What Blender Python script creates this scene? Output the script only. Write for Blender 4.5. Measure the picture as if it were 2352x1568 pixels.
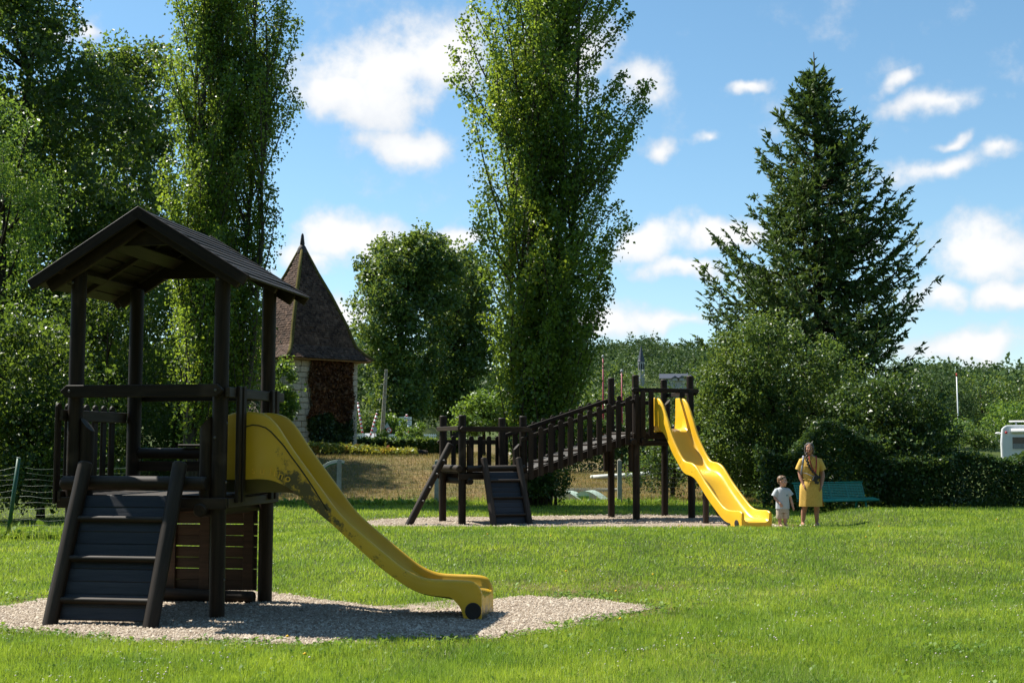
import bpy, bmesh, math
import numpy as np
from mathutils import Vector, Matrix, Quaternion

# ------------------------------------------------------------------ scene, camera, sky, sun
for _o in list(bpy.data.objects):
    bpy.data.objects.remove(_o)
SC = bpy.context.scene
COL = SC.collection
R = math.radians
CAM_H = 1.52
F_PX = 2940.0                      # focal length in units of a 2352 px wide frame (45 mm)
PITCH = math.atan(246.0 / F_PX)

cam_d = bpy.data.cameras.new('camera')
cam_d.sensor_width = 36.0
cam_d.lens = 36.0 * F_PX / 2352.0
cam_d.clip_start = 0.1
cam_d.clip_end = 3000.0
cam = bpy.data.objects.new('camera', cam_d)
COL.objects.link(cam)
cam.location = (0, 0, CAM_H)
cam.rotation_euler = (math.pi / 2 + PITCH, 0, 0)
SC.camera = cam

SUN_EL, SUN_AZ = R(53.0), R(62.0)      # azimuth counted from +Y (view direction) towards -X (left)
SUN = Vector((-math.sin(SUN_AZ) * math.cos(SUN_EL), math.cos(SUN_AZ) * math.cos(SUN_EL), math.sin(SUN_EL)))
sd = bpy.data.lights.new('sun', 'SUN')
sd.energy = 5.0
sd.angle = R(0.53)
sd.color = (1.0, 0.95, 0.86)
so = bpy.data.objects.new('sun', sd)
so.rotation_euler = SUN.to_track_quat('Z', 'Y').to_euler()
so.location = SUN * 60
COL.objects.link(so)

SC.view_settings.view_transform = 'Standard'
SC.view_settings.look = 'None'
SC.view_settings.gamma = 1.0
SC.view_settings.use_curve_mapping = False
SC.view_settings.exposure = 0.82
SC.render.engine = 'CYCLES'
SC.cycles.use_denoising = True
SC.cycles.max_bounces = 6
SC.cycles.transparent_max_bounces = 6
SC.cycles.sample_clamp_indirect = 6.0


def ray(px, py):
    """direction of the view ray through a point of the 2352 x 1568 frame, scaled to Y = 1"""
    x = (px - 1176.0) / F_PX
    y = (784.0 - py) / F_PX
    c, s = math.cos(PITCH), math.sin(PITCH)
    wy = c - s * y
    return np.array([x / wy, 1.0, (s + c * y) / wy])


def P(px, py, Y):
    d = ray(px, py)
    return Vector((d[0] * Y, Y, CAM_H + d[2] * Y))


def PG(px, py, z=0.0):
    d = ray(px, py)
    t = (z - CAM_H) / d[2]
    return Vector((d[0] * t, t, z))


# ---- sky: Nishita air with procedural cumulus laid out by compass direction and elevation
W = bpy.data.worlds.new('World')
SC.world = W
W.use_nodes = True
W.cycles.sampling_method = 'MANUAL'
W.cycles.sample_map_resolution = 256
nt = W.node_tree
nt.nodes.clear()
N, L = nt.nodes.new, nt.links.new


def _m(op, a, b=None, c=None, clamp=False):
    n = N('ShaderNodeMath'); n.operation = op; n.use_clamp = clamp
    for i, v in enumerate((a, b, c)):
        if v is None: continue
        if isinstance(v, (int, float)): n.inputs[i].default_value = v
        else: L(v, n.inputs[i])
    return n.outputs[0]


sky = N('ShaderNodeTexSky'); sky.sky_type = 'NISHITA'; sky.sun_disc = False
sky.sun_elevation = SUN_EL
sky.sun_rotation = -SUN_AZ
sky.altitude = 150; sky.air_density = 1.0; sky.dust_density = 0.25; sky.ozone_density = 3.0
tc = N('ShaderNodeTexCoord')
sp = N('ShaderNodeSeparateXYZ'); L(tc.outputs['Generated'], sp.inputs[0])
az = _m('ARCTAN2', sp.outputs[0], sp.outputs[1])
el = _m('ARCSINE', sp.outputs[2])
n1 = N('ShaderNodeTexNoise'); n1.inputs['Scale'].default_value = 22; n1.inputs['Detail'].default_value = 5; n1.inputs['Roughness'].default_value = 0.6
L(tc.outputs['Generated'], n1.inputs['Vector'])
n2 = N('ShaderNodeTexNoise'); n2.inputs['Scale'].default_value = 7; n2.inputs['Detail'].default_value = 3
mp = N('ShaderNodeMapping'); mp.inputs['Location'].default_value = (3.1, 1.7, 0.4); mp.inputs['Scale'].default_value = (1, 1, 2.2)
L(tc.outputs['Generated'], mp.inputs[0]); L(mp.outputs[0], n2.inputs['Vector'])
cv0 = N('ShaderNodeCombineXYZ'); L(az, cv0.inputs[0]); L(el, cv0.inputs[1])
n3 = N('ShaderNodeTexNoise'); n3.inputs['Scale'].default_value = 15; n3.inputs['Detail'].default_value = 4
L(tc.outputs['Generated'], n3.inputs['Vector'])
wv = N('ShaderNodeVectorMath'); wv.operation = 'SUBTRACT'; L(n3.outputs['Color'], wv.inputs[0]); wv.inputs[1].default_value = (.5, .5, .5)
cv = N('ShaderNodeVectorMath'); cv.operation = 'MULTIPLY_ADD'; L(wv.outputs[0], cv.inputs[0]); cv.inputs[1].default_value = (.10, .055, 0); L(cv0.outputs[0], cv.inputs[2])
BLOBS = [  # centre px, py, half width, half height (frame px), strength
    (880, 165, 225, 120, 1.00), (980, 130, 190, 115, 1.0), (790, 215, 130, 75, .9), (975, 328, 125, 58, .95),
    (830, 540, 190, 62, .95), (700, 575, 110, 50, .75), (1030, 545, 120, 40, .6), (1500, 560, 150, 66, .85), (1640, 545, 130, 55, .85), (1300, 130, 150, 130, .6),
    (1470, 180, 90, 90, .55), (1715, 208, 66, 26, .6), (1612, 322, 70, 24, .5), (2205, 245, 160, 42, .6), (2090, 200, 80, 30, .45),
    (2170, 390, 185, 48, .66), (2340, 355, 80, 36, .55), (2240, 580, 200, 90, .95), (2140, 680, 110, 50, .85), (2320, 680, 110, 50, .9),
    (2000, 560, 130, 60, .6), (1560, 620, 110, 36, .7), (1450, 735, 130, 56, .8), (1560, 730, 110, 40, .65), (2240, 800, 200, 50, .75),
    (1750, 640, 120, 60, .5), (170, 75, 70, 26, .55), (800, 710, 70, 60, .8), (1500, 330, 60, 40, .45), (2200, 320, 80, 22, .5), (500, 640, 200, 60, .6), (200, 560, 200, 60, .5), (1900, 760, 160, 50, .5)]
_rb = np.random.default_rng(12)
cells = []
for b in BLOBS:
    d = ray(b[0], b[1]); d = d / np.linalg.norm(d)
    cells.append((math.atan2(d[0], d[1]), math.asin(d[2]), b[2] / F_PX, b[3] / F_PX, b[4]))
for k in range(8):   # the rest of the sky carries the same fair-weather clouds
    a = _rb.uniform(0.55, 2 * math.pi - 0.55)
    if a > math.pi: a -= 2 * math.pi
    e = _rb.uniform(0.06, 0.6)
    cells.append((a, e, _rb.uniform(.05, .14), _rb.uniform(.02, .05), _rb.uniform(.6, 1.0)))
field = None
for a, e, ra, re, s in cells:
    q = 1.25 * (0.55 + 0.45 * s)
    v1 = N('ShaderNodeMapping'); L(cv.outputs[0], v1.inputs[0])
    v1.inputs['Scale'].default_value = (1 / (ra * q), 1 / (re * q), 0); v1.inputs['Location'].default_value = (-a / (ra * q), -e / (re * q), 0)
    v2 = N('ShaderNodeTexGradient'); v2.gradient_type = 'SPHERICAL'; L(v1.outputs[0], v2.inputs[0])
    v2 = v2.outputs['Fac'] if s >= .8 else _m('MULTIPLY', v2.outputs['Fac'], .45 + .6 * s)
    field = v2 if field is None else _m('MAXIMUM', field, v2)
field = _m('MULTIPLY', field, 1.25)
nz = _m('ADD', _m('MULTIPLY', _m('SUBTRACT', n1.outputs['Fac'], .5), 1.9), _m('MULTIPLY', _m('SUBTRACT', n2.outputs['Fac'], .5), .8))
dens = _m('ADD', field, nz)
mr = N('ShaderNodeMapRange'); mr.interpolation_type = 'SMOOTHSTEP'
mr.inputs['From Min'].default_value = 0.14; mr.inputs['From Max'].default_value = 0.92
L(dens, mr.inputs['Value'])
cc = N('ShaderNodeMix'); cc.data_type = 'RGBA'
cc.inputs[6].default_value = (0.56, 0.63, 0.73, 1); cc.inputs[7].default_value = (1.0, 1.0, 1.0, 1)
mr2 = N('ShaderNodeMapRange'); mr2.inputs['From Min'].default_value = 0.35; mr2.inputs['From Max'].default_value = 1.15
L(_m('ADD', _m('MULTIPLY', field, .7), _m('MULTIPLY', n1.outputs['Fac'], .9)), mr2.inputs['Value']); L(mr2.outputs[0], cc.inputs[0])
cl = N('ShaderNodeVectorMath'); cl.operation = 'SCALE'; L(cc.outputs[2], cl.inputs[0])
CLOUD = 0.60; SKY_STR = 0.092
cl.inputs['Scale'].default_value = CLOUD / SKY_STR
hs = N('ShaderNodeHueSaturation'); hs.inputs['Hue'].default_value = 0.487; hs.inputs['Saturation'].default_value = 1.08; hs.inputs['Value'].default_value = 1.0
L(sky.outputs[0], hs.inputs['Color'])
mx = N('ShaderNodeMix'); mx.data_type = 'RGBA'
L(_m('MULTIPLY', mr.outputs[0], .96), mx.inputs[0]); L(hs.outputs[0], mx.inputs[6]); L(cl.outputs[0], mx.inputs[7])
bg = N('ShaderNodeBackground'); bg.inputs['Strength'].default_value = SKY_STR
wo = N('ShaderNodeOutputWorld'); L(mx.outputs[2], bg.inputs['Color']); L(bg.outputs[0], wo.inputs['Surface'])

# ------------------------------------------------------------------ helpers
def sm(a, b, x):
    t = np.clip((np.asarray(x, float) - a) / (b - a), 0, 1)
    return t * t * (3 - 2 * t)


def link(o, parent=None):
    COL.objects.link(o)
    if parent is not None: o.parent = parent
    return o


def tag(o, label=None, cat=None, group=None, kind=None):
    for k, v in (('label', label), ('category', cat), ('group', group), ('kind', kind)):
        if v: o[k] = v
    return o


def thing(name, label, cat, loc=(0, 0, 0), rz=0.0, group=None):
    o = bpy.data.objects.new(name, None)
    o.empty_display_size = 0.2
    o.location = loc; o.rotation_euler = (0, 0, rz)
    link(o)
    return tag(o, label, cat, group)


def to_mesh(name, V, F, smooth=False):
    me = bpy.data.meshes.new(name)
    me.from_pydata([tuple(v) for v in V], [], [tuple(f) for f in F])
    if smooth: me.polygons.foreach_set('use_smooth', [True] * len(me.polygons))
    me.update()
    return me


def np_mesh(name, V, loops, nside, attr=None, smooth=False):
    """fast mesh: V (n,3), loops (faces*nside)"""
    me = bpy.data.meshes.new(name)
    V = np.ascontiguousarray(V, dtype=np.float32)
    loops = np.ascontiguousarray(loops, dtype=np.int32).ravel()
    nf = len(loops) // nside
    me.vertices.add(len(V)); me.vertices.foreach_set('co', V.ravel())
    me.loops.add(len(loops)); me.loops.foreach_set('vertex_index', loops)
    me.polygons.add(nf)
    me.polygons.foreach_set('loop_start', np.arange(0, nf * nside, nside, dtype=np.int32))
    if smooth: me.polygons.foreach_set('use_smooth', np.ones(nf, dtype=bool))
    if attr is not None:
        a = me.attributes.new('rnd', 'FLOAT', 'POINT')
        a.data.foreach_set('value', np.ascontiguousarray(attr, dtype=np.float32))
    me.update(calc_edges=True)
    return me


def obj(name, me, mat=None, parent=None, loc=None, rot=None, scale=None):
    o = bpy.data.objects.new(name, me)
    if mat is not None and not me.materials: me.materials.append(mat)
    if loc is not None: o.location = loc
    if rot is not None:
        if isinstance(rot, Quaternion): o.rotation_mode = 'QUATERNION'; o.rotation_quaternion = rot
        else: o.rotation_euler = rot
    if scale is not None: o.scale = scale
    return link(o, parent)


class MB:
    """collects shapes for one mesh"""
    def __init__(s): s.V, s.F = [], []

    def add(s, V, F):
        k = len(s.V)
        s.V += [tuple(v) for v in V]; s.F += [tuple(i + k for i in f) for f in F]
        return s

    def box(s, a, b):
        x0, y0, z0 = a; x1, y1, z1 = b
        return s.add([(x0, y0, z0), (x1, y0, z0), (x1, y1, z0), (x0, y1, z0), (x0, y0, z1), (x1, y0, z1), (x1, y1, z1), (x0, y1, z1)],
                     [(3, 2, 1, 0), (4, 5, 6, 7), (0, 1, 5, 4), (1, 2, 6, 5), (2, 3, 7, 6), (3, 0, 4, 7)])

    def prism(s, poly, y0, y1):
        """polygon of (x, z), counter-clockwise seen from -y, extruded in y"""
        n = len(poly)
        V = [(p[0], y0, p[1]) for p in poly] + [(p[0], y1, p[1]) for p in poly]
        F = [tuple(range(n)), tuple(range(2 * n - 1, n - 1, -1))]
        F += [(i, i + n, (i + 1) % n + n, (i + 1) % n) for i in range(n)]
        return s.add(V, F)

    def rings(s, rr, cap=True, closed=False):
        n = len(rr[0]); V = [v for r in rr for v in r]; F = []
        m = len(rr)
        for j in range(m - 1 if not closed else m):
            for i in range(n):
                a = j * n + i; b = j * n + (i + 1) % n; k = (j + 1) % m
                F.append((a, b, k * n + (i + 1) % n, k * n + i))
        if cap and not closed:
            F.append(tuple(range(n - 1, -1, -1))); F.append(tuple((m - 1) * n + i for i in range(n)))
        return s.add(V, F)

    def tube(s, pts, rad, seg=8, cap=True, flat=1.0):
        pts = [Vector(p) for p in pts]
        if not hasattr(rad, '__len__'): rad = [rad] * len(pts)
        rr = []; ref = None
        for i, p in enumerate(pts):
            t = (pts[min(i + 1, len(pts) - 1)] - pts[max(i - 1, 0)]).normalized()
            if ref is None: ref = Vector((1, 0, 0)) if abs(t.x) < .8 else Vector((0, 1, 0))
            n1_ = (ref - t * ref.dot(t)).normalized(); ref = n1_
            n2_ = t.cross(n1_)
            rr.append([p + (n1_ * math.cos(2 * math.pi * k / seg) + n2_ * (flat * math.sin(2 * math.pi * k / seg))) * rad[i] for k in range(seg)])
        return s.rings(rr, cap)

    def lathe(s, prof, seg=16, c=(0, 0, 0)):
        return s.rings([[(c[0] + r * math.cos(2 * math.pi * k / seg), c[1] + r * math.sin(2 * math.pi * k / seg), c[2] + z) for k in range(seg)] for r, z in prof])

    def ball(s, c, r, u=10, v=7):
        rr = []
        for j in range(v + 1):
            t = math.pi * (j + .02) / (v + .04)
            rr.append([(c[0] + r[0] * math.sin(t) * math.cos(2 * math.pi * k / u), c[1] + r[1] * math.sin(t) * math.sin(2 * math.pi * k / u), c[2] - r[2] * math.cos(t)) for k in range(u)])
        return s.rings(rr)

    def mesh(s, name, smooth=False): return to_mesh(name, s.V, s.F, smooth)

    def build(s, name, mat, parent=None, smooth=False, loc=None, rot=None):
        return obj(name, s.mesh(name, smooth), mat, parent, loc, rot)


def auto_smooth(me, ang=40):
    """smooth faces but keep edges sharper than ang"""
    bm = bmesh.new(); bm.from_mesh(me)
    for f in bm.faces: f.smooth = True
    for e in bm.edges:
        if len(e.link_faces) == 2 and e.calc_face_angle(0) > R(ang): e.smooth = False
    bm.to_mesh(me); bm.free()
    return me


def bevelled(me, w, seg=1):
    bm = bmesh.new(); bm.from_mesh(me)
    bmesh.ops.remove_doubles(bm, verts=bm.verts, dist=1e-5)
    bmesh.ops.bevel(bm, geom=bm.edges[:], offset=w, segments=seg, affect='EDGES', profile=.6, clamp_overlap=True)
    bm.to_mesh(me); bm.free()
    return me


_boards = {}
def board(name, sx, sy, sz, mat, parent, loc, rot=None, bev=.006):
    """a sawn board, centred on loc; alike boards share their mesh"""
    key = (round(sx, 3), round(sy, 3), round(sz, 3), mat.name, bev)
    if key not in _boards:
        me = MB().box((-sx / 2, -sy / 2, -sz / 2), (sx / 2, sy / 2, sz / 2)).mesh(name)
        if bev: bevelled(me, bev)
        me.materials.append(mat); _boards[key] = me
    return obj(name, _boards[key], None, parent, loc, rot)


_lr = np.random.default_rng(5)
def log(name, p0, p1, r, mat, parent, seg=14, wob=.012, taper=1.0, cham=.35):
    """a peeled round log from p0 to p1, slightly uneven, with eased ends; its mesh runs along its own z"""
    p0, p1 = Vector(p0), Vector(p1)
    Lh = (p1 - p0).length
    n = max(5, int(Lh / .22) + 2)
    ph = _lr.uniform(0, 6, 4)
    rr = []
    zs = [0, r * cham * .6] + list(np.linspace(.06, Lh - .06, n)) + [Lh - r * cham * .6, Lh]
    for j, z in enumerate(zs):
        t = z / Lh
        f = (1 - cham * .5) if j in (0, len(zs) - 1) else 1.0
        rad = r * (1 + (taper - 1) * t) * f
        cx, cy = wob * math.sin(ph[0] + 2.1 * t * Lh) * r * 6, wob * math.sin(ph[1] + 1.7 * t * Lh) * r * 6
        rr.append([(cx + rad * (1 + wob * 1.5 * math.sin(3 * a + ph[2] + z)) * math.cos(a), cy + rad * (1 + wob * 1.5 * math.sin(2 * a + ph[3] - z * 2)) * math.sin(a), z) for a in [2 * math.pi * k / seg for k in range(seg)]])
    me = auto_smooth(MB().rings(rr).mesh(name), 38)
    return obj(name, me, mat, parent, p0, (p1 - p0).to_track_quat('Z', 'Y'))


# ------------------------------------------------------------------ materials
MATS = {}
def new_mat(name):
    m = bpy.data.materials.new(name); m.use_nodes = True
    t = m.node_tree; t.nodes.clear()
    o = t.nodes.new('ShaderNodeOutputMaterial')
    MATS[name] = m
    return m, t, o


def rgba(c): return (c[0], c[1], c[2], 1.0)


def ramp(t, fac, stops):
    n = t.nodes.new('ShaderNodeValToRGB')
    el_ = n.color_ramp.elements
    while len(el_) < len(stops): el_.new(.5)
    for e, (p, c) in zip(el_, stops): e.position = p; e.color = rgba(c)
    t.links.new(fac, n.inputs[0])
    return n.outputs[0]


def noise(t, scale, detail=3, rough=.5, vec=None, stretch=None, coord='Object'):
    n = t.nodes.new('ShaderNodeTexNoise'); n.inputs['Scale'].default_value = scale
    n.inputs['Detail'].default_value = detail; n.inputs['Roughness'].default_value = rough
    c = t.nodes.new('ShaderNodeTexCoord'); v = c.outputs[coord] if vec is None else vec
    if stretch:
        m = t.nodes.new('ShaderNodeMapping'); m.inputs['Scale'].default_value = stretch
        t.links.new(v, m.inputs[0]); v = m.outputs[0]
    t.links.new(v, n.inputs['Vector'])
    return n.outputs['Fac']


def bump(t, h, strength=.4, dist=.01):
    n = t.nodes.new('ShaderNodeBump'); n.inputs['Strength'].default_value = strength; n.inputs['Distance'].default_value = dist
    t.links.new(h, n.inputs['Height'])
    return n.outputs[0]


def mixc(t, fac, a, b, mode='MIX'):
    n = t.nodes.new('ShaderNodeMix'); n.data_type = 'RGBA'; n.blend_type = mode
    for i, v in ((0, fac), (6, a), (7, b)):
        if isinstance(v, (int, float)): n.inputs[i].default_value = v
        elif isinstance(v, tuple): n.inputs[i].default_value = rgba(v)
        else: t.links.new(v, n.inputs[i])
    return n.outputs[2]


def principled(t, o, col, rough=.6, spec=.5, nrm=None, metal=0.0):
    b = t.nodes.new('ShaderNodeBsdfPrincipled')
    if isinstance(col, tuple): b.inputs['Base Color'].default_value = rgba(col)
    else: t.links.new(col, b.inputs['Base Color'])
    if isinstance(rough, (int, float)): b.inputs['Roughness'].default_value = rough
    else: t.links.new(rough, b.inputs['Roughness'])
    b.inputs['Specular IOR Level'].default_value = spec
    b.inputs['Metallic'].default_value = metal
    if nrm is not None: t.links.new(nrm, b.inputs['Normal'])
    if o is not None: t.links.new(b.outputs[0], o.inputs[0])
    return b


def simple(name, col, rough=.6, spec=.4, var=.25, scale=12, bmp=.15, metal=0.0):
    m, t, o = new_mat(name)
    f = noise(t, scale, 4)
    c = ramp(t, f, [(.25, tuple(x * (1 - var) for x in col)), (.75, tuple(min(1, x * (1 + var)) for x in col))])
    principled(t, o, c, rough, spec, bump(t, noise(t, scale * 5, 3), bmp, .004), metal)
    return m


def wood(name, dark, light, rough=.5, spec=.3, axis=2, wear=None, faded_lit_top=None):
    """weathered stained timber, grain along the given local axis"""
    m, t, o = new_mat(name)
    st = [9, 9, 9]; st[axis] = .7
    g = noise(t, 3.2, 5, .65, stretch=tuple(st))
    inf = t.nodes.new('ShaderNodeObjectInfo')
    big = noise(t, 2.3, 3)
    c = ramp(t, g, [(.28, dark), (.55, tuple((a + b) / 2 for a, b in zip(dark, light))), (.8, light)])
    rr = ramp(t, inf.outputs['Random'], [(0, (.62, .62, .62)), (1, (1.35, 1.35, 1.35))])
    c = mixc(t, 1.0, c, rr, 'MULTIPLY')
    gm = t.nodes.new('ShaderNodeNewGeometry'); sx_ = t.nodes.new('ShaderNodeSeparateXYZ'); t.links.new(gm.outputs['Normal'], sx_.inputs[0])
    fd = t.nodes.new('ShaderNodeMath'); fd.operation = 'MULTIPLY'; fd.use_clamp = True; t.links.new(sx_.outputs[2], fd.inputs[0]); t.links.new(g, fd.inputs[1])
    if faded_lit_top: c = mixc(t, fd.outputs[0], c, faded_lit_top)  # upward faces paler: weathered grey plus sunlit tops put into the colour
    if wear:
        w = ramp(t, big, [(.56, (0, 0, 0)), (.72, (1, 1, 1))])
        c = mixc(t, w, c, wear)
    principled(t, o, c, rough, spec, bump(t, g, .35, .006))
    return m


def leafmat(name, stops, trans=(.30, .42, .04), tfac=.42, rough=.42, spec=.45, gain=1.4):
    """leaf: two-sided diffuse + gloss with light coming through; colour varies per leaf"""
    m, t, o = new_mat(name)
    a = t.nodes.new('ShaderNodeAttribute'); a.attribute_name = 'rnd'
    c = ramp(t, a.outputs['Fac'], [(p, tuple(gain * q for q in cc_)) for p, cc_ in stops])
    big = noise(t, .9, 2)
    k = ramp(t, big, [(.3, (.72, .80, .80)), (.7, (1.25, 1.15, 1.0))])
    c = mixc(t, 1.0, c, k, 'MULTIPLY')
    b = principled(t, None, c, rough, spec)
    tr = t.nodes.new('ShaderNodeBsdfTranslucent')
    tcol = mixc(t, .6, c, trans)
    tcol = mixc(t, 1.0, tcol, k, 'MULTIPLY')
    t.links.new(tcol, tr.inputs[0])
    mixs = t.nodes.new('ShaderNodeMixShader'); mixs.inputs[0].default_value = tfac
    t.links.new(b.outputs[0], mixs.inputs[1]); t.links.new(tr.outputs[0], mixs.inputs[2]); t.links.new(mixs.outputs[0], o.inputs[0])
    return m


G = lambda *s: [(i / (len(s) - 1), c) for i, c in enumerate(s)]
M_POPLAR = leafmat('poplar_leaf', G((.018, .045, .010), (.045, .095, .016), (.075, .135, .022), (.105, .165, .03)), (.44, .58, .05), .50, .40, .5, 1.42)
M_PLANE = leafmat('plane_leaf', G((.016, .04, .013), (.035, .075, .020), (.055, .105, .025), (.09, .14, .035)), (.32, .42, .05), .38)
M_WOOD_LEAF = leafmat('woodland_leaf', G((.014, .036, .010), (.032, .07, .014), (.055, .105, .02), (.09, .145, .025)), (.30, .44, .045), .40, .42, .4, .86)
M_ASH = leafmat('ash_leaf', G((.03, .07, .014), (.055, .11, .02), (.085, .16, .028), (.12, .19, .035)), (.34, .5, .05), .42)
M_SHRUB = leafmat('shrub_leaf', G((.018, .045, .014), (.035, .08, .02), (.058, .115, .026), (.11, .15, .04)), (.30, .42, .06), .36, .42, .4, 1.25)
M_HEDGE = leafmat('hedge_leaf', G((.012, .032, .010), (.025, .058, .014), (.04, .08, .018), (.06, .105, .022)), (.2, .3, .04), .30)
M_IVY = leafmat('ivy_leaf', G((.010, .024, .008), (.02, .045, .012), (.03, .06, .016), (.05, .08, .02)), (.14, .2, .03), .22)
M_RUST = leafmat('withered_leaf', G((.05, .022, .012), (.09, .04, .022), (.14, .07, .038), (.2, .11, .06)), (.25, .10, .04), .2, .7, .2)
M_CREEPER = leafmat('creeper_leaf', G((.05, .10, .015), (.12, .17, .025), (.2, .2, .03), (.24, .07, .03)), (.4, .38, .04), .38)
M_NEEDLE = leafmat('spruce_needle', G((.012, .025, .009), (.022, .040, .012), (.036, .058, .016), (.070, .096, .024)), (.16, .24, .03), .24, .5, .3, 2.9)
M_FAR = leafmat('far_hazed_leaf', G((.020, .045, .018), (.036, .072, .024), (.055, .098, .03), (.075, .115, .042)), (.18, .28, .07), .20, .6, .2, 1.05)  # distance haze put into the leaf colour: bluer and duller
M_GRASS = leafmat('grass_blade', G((.085, .15, .018), (.14, .225, .026), (.185, .28, .036), (.235, .32, .055), (.36, .31, .15)), (.46, .62, .05), .48, .45, .4, 1.36)
M_DRY = leafmat('dry_grass_blade', G((.08, .12, .025), (.16, .15, .05), (.26, .18, .08), (.30, .20, .11)), (.35, .28, .08), .28, .6, .25)
M_BARK = wood('grey_bark', (.035, .03, .022), (.13, .115, .09), .85, .15, 2)
M_BARK_D = wood('dark_bark', (.02, .015, .01), (.06, .045, .03), .85, .15, 2)
M_WOOD = wood('dark_stained_wood', (.0075, .0048, .0032), (.036, .023, .0145), .6, .18, 2, wear=(.052, .038, .026), faded_lit_top=(.11, .098, .085))
M_WOODX = wood('dark_stained_board', (.0075, .0048, .0032), (.036, .023, .0145), .6, .18, 0, wear=(.05, .036, .025), faded_lit_top=(.11, .098, .085))
M_WOODY = wood('dark_roof_board', (.014, .010, .007), (.055, .040, .027), .6, .25, 1)
M_WOODR = wood('brown_wall_board', (.045, .022, .012), (.12, .058, .034), .55, .4, 0)
M_BLUE = wood('blue_black_ramp_board', (.008, .009, .012), (.030, .032, .040), .5, .35, 0, wear=(.05, .038, .024))
M_BOLT = simple('bolt_steel', (.10, .095, .09), .5, .5, metal=.8)

# ------------------------------------------------------------------ ground
def vnoise(x, y, s, seed=0):
    """smooth value noise, vectorised"""
    x = np.asarray(x, float) / s + 57.3 * seed + 1000; y = np.asarray(y, float) / s + 31.7 * seed + 1000
    xi, yi = np.floor(x).astype(np.int64), np.floor(y).astype(np.int64)
    fx, fy = x - xi, y - yi
    fx = fx * fx * (3 - 2 * fx); fy = fy * fy * (3 - 2 * fy)
    def h(a, b):
        n = (a * 374761393 + b * 668265263 + seed * 974711) & 0x7fffffff
        n = ((n ^ (n >> 13)) * 1274126177) & 0x7fffffff
        return ((n ^ (n >> 16)) & 0xffff) / 65535.0
    return (h(xi, yi) * (1 - fx) + h(xi + 1, yi) * fx) * (1 - fy) + (h(xi, yi + 1) * (1 - fx) + h(xi + 1, yi + 1) * fx) * fy


def H(x, y):
    x = np.asarray(x, float); y = np.asarray(y, float)
    kr = sm(6.3, 7.7, x)
    z = .235 * sm(13.5, 20.0, y) * sm(-5.0, -2.2, x) * ((1 - sm(20.6, 23.8, y)) * (1 - kr) + kr * ((1 - sm(27.6, 31.0, y)) - .5 * sm(28, 31, y) * (1 - sm(45, 60, y))))
    z = z + .03 * (vnoise(x, y, 2.3, 1) - .5) * sm(12.5, 15, y) * (1 - sm(120, 200, y))
    left = 1 - sm(-1.5, 2.0, x)
    z = z + left * 1.22 * sm(36.0, 44.5, y) + (1 - left) * (1 - sm(6, 9, x)) * .38 * sm(37, 54, y)
    z = z + (1 - sm(4, 18, x)) * .9 * sm(46, 95, y)
    z = z - .10 * sm(-7, -11, x) * sm(22, 27, y) * (1 - sm(36, 40, y))
    az_ = x / np.maximum(y, 1.0)
    lift = 30 * sm(230, 640, y) * (1.15 - .55 * sm(.02, .36, az_))
    lift = lift + 9 * sm(150, 260, y) * sm(-.05, .12, az_) * (1 - .3 * sm(.2, .4, az_))
    lift = lift + 10 * sm(140, 230, y) * (1 - sm(-.12, -.02, az_))
    return z + lift + 3 * (vnoise(x, y, 60, 3) - .5) * sm(200, 320, y)


def Hs(x, y): return float(H(x, y))


def axis(parts):
    out = []
    for a, b, n in parts: out += list(np.linspace(a, b, n, endpoint=False))
    return np.array(out + [parts[-1][1]])


gx = axis([(-1500, -200, 14), (-200, -40, 22), (-40, -14, 26), (-14, 14, 64), (14, 40, 26), (40, 200, 22), (200, 1500, 14)])
gy = axis([(-80, 4, 12), (4, 30, 66), (30, 60, 48), (60, 120, 30), (120, 420, 50), (420, 800, 30), (800, 2200, 10)])
GX, GY = np.meshgrid(gx, gy)
GZ = H(GX, GY)
nx, ny = len(gx), len(gy)
ii = np.arange(nx * ny).reshape(ny, nx)
quads = np.stack([ii[:-1, :-1], ii[:-1, 1:], ii[1:, 1:], ii[1:, :-1]], -1).reshape(-1, 4)


def dryness(x, y):
    d = sm(35.2, 37.0, y + 1.2 * (vnoise(x, y, 1.6, 5) - .5)) * (1 - sm(70, 80, y)) * sm(-11, -8.5, x) * (1 - sm(7.5, 9.5, x))
    return d * (.55 + .6 * vnoise(x, y, .9, 7))


def in_poly(x, y, poly):
    ins = np.zeros(np.shape(x), bool)
    n = len(poly)
    for i in range(n):
        x0, y0 = poly[i]; x1, y1 = poly[(i + 1) % n]
        if y0 == y1: continue
        c = ((y0 > y) != (y1 > y)) & (x < (x1 - x0) * (y - y0) / (y1 - y0) + x0)
        ins ^= c
    return ins


FRONT = [tuple(PG(*p)[:2]) for p in [(-260, 1405), (0, 1398), (90, 1384), (150, 1372), (300, 1362), (430, 1352), (560, 1356), (640, 1366), (720, 1376), (800, 1390), (870, 1400), (960, 1402), (1040, 1396), (1110, 1380), (1180, 1372), (1300, 1375), (1400, 1384), (1490, 1395),
                                     (1420, 1410), (1340, 1427), (1250, 1447), (1130, 1461), (960, 1471), (700, 1476), (430, 1474), (240, 1467), (90, 1454), (0, 1444), (-260, 1446)]]
BACK = [(-3.1, 26.6), (-2.7, 24.8), (-1.3, 23.9), (1.2, 23.4), (3.4, 22.9), (5.0, 22.9), (5.6, 23.9), (5.2, 25.6), (4.9, 27.6), (4.7, 29.2), (3.0, 29.6), (.8, 28.9), (-1.2, 28.6), (-2.6, 27.9)]


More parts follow.
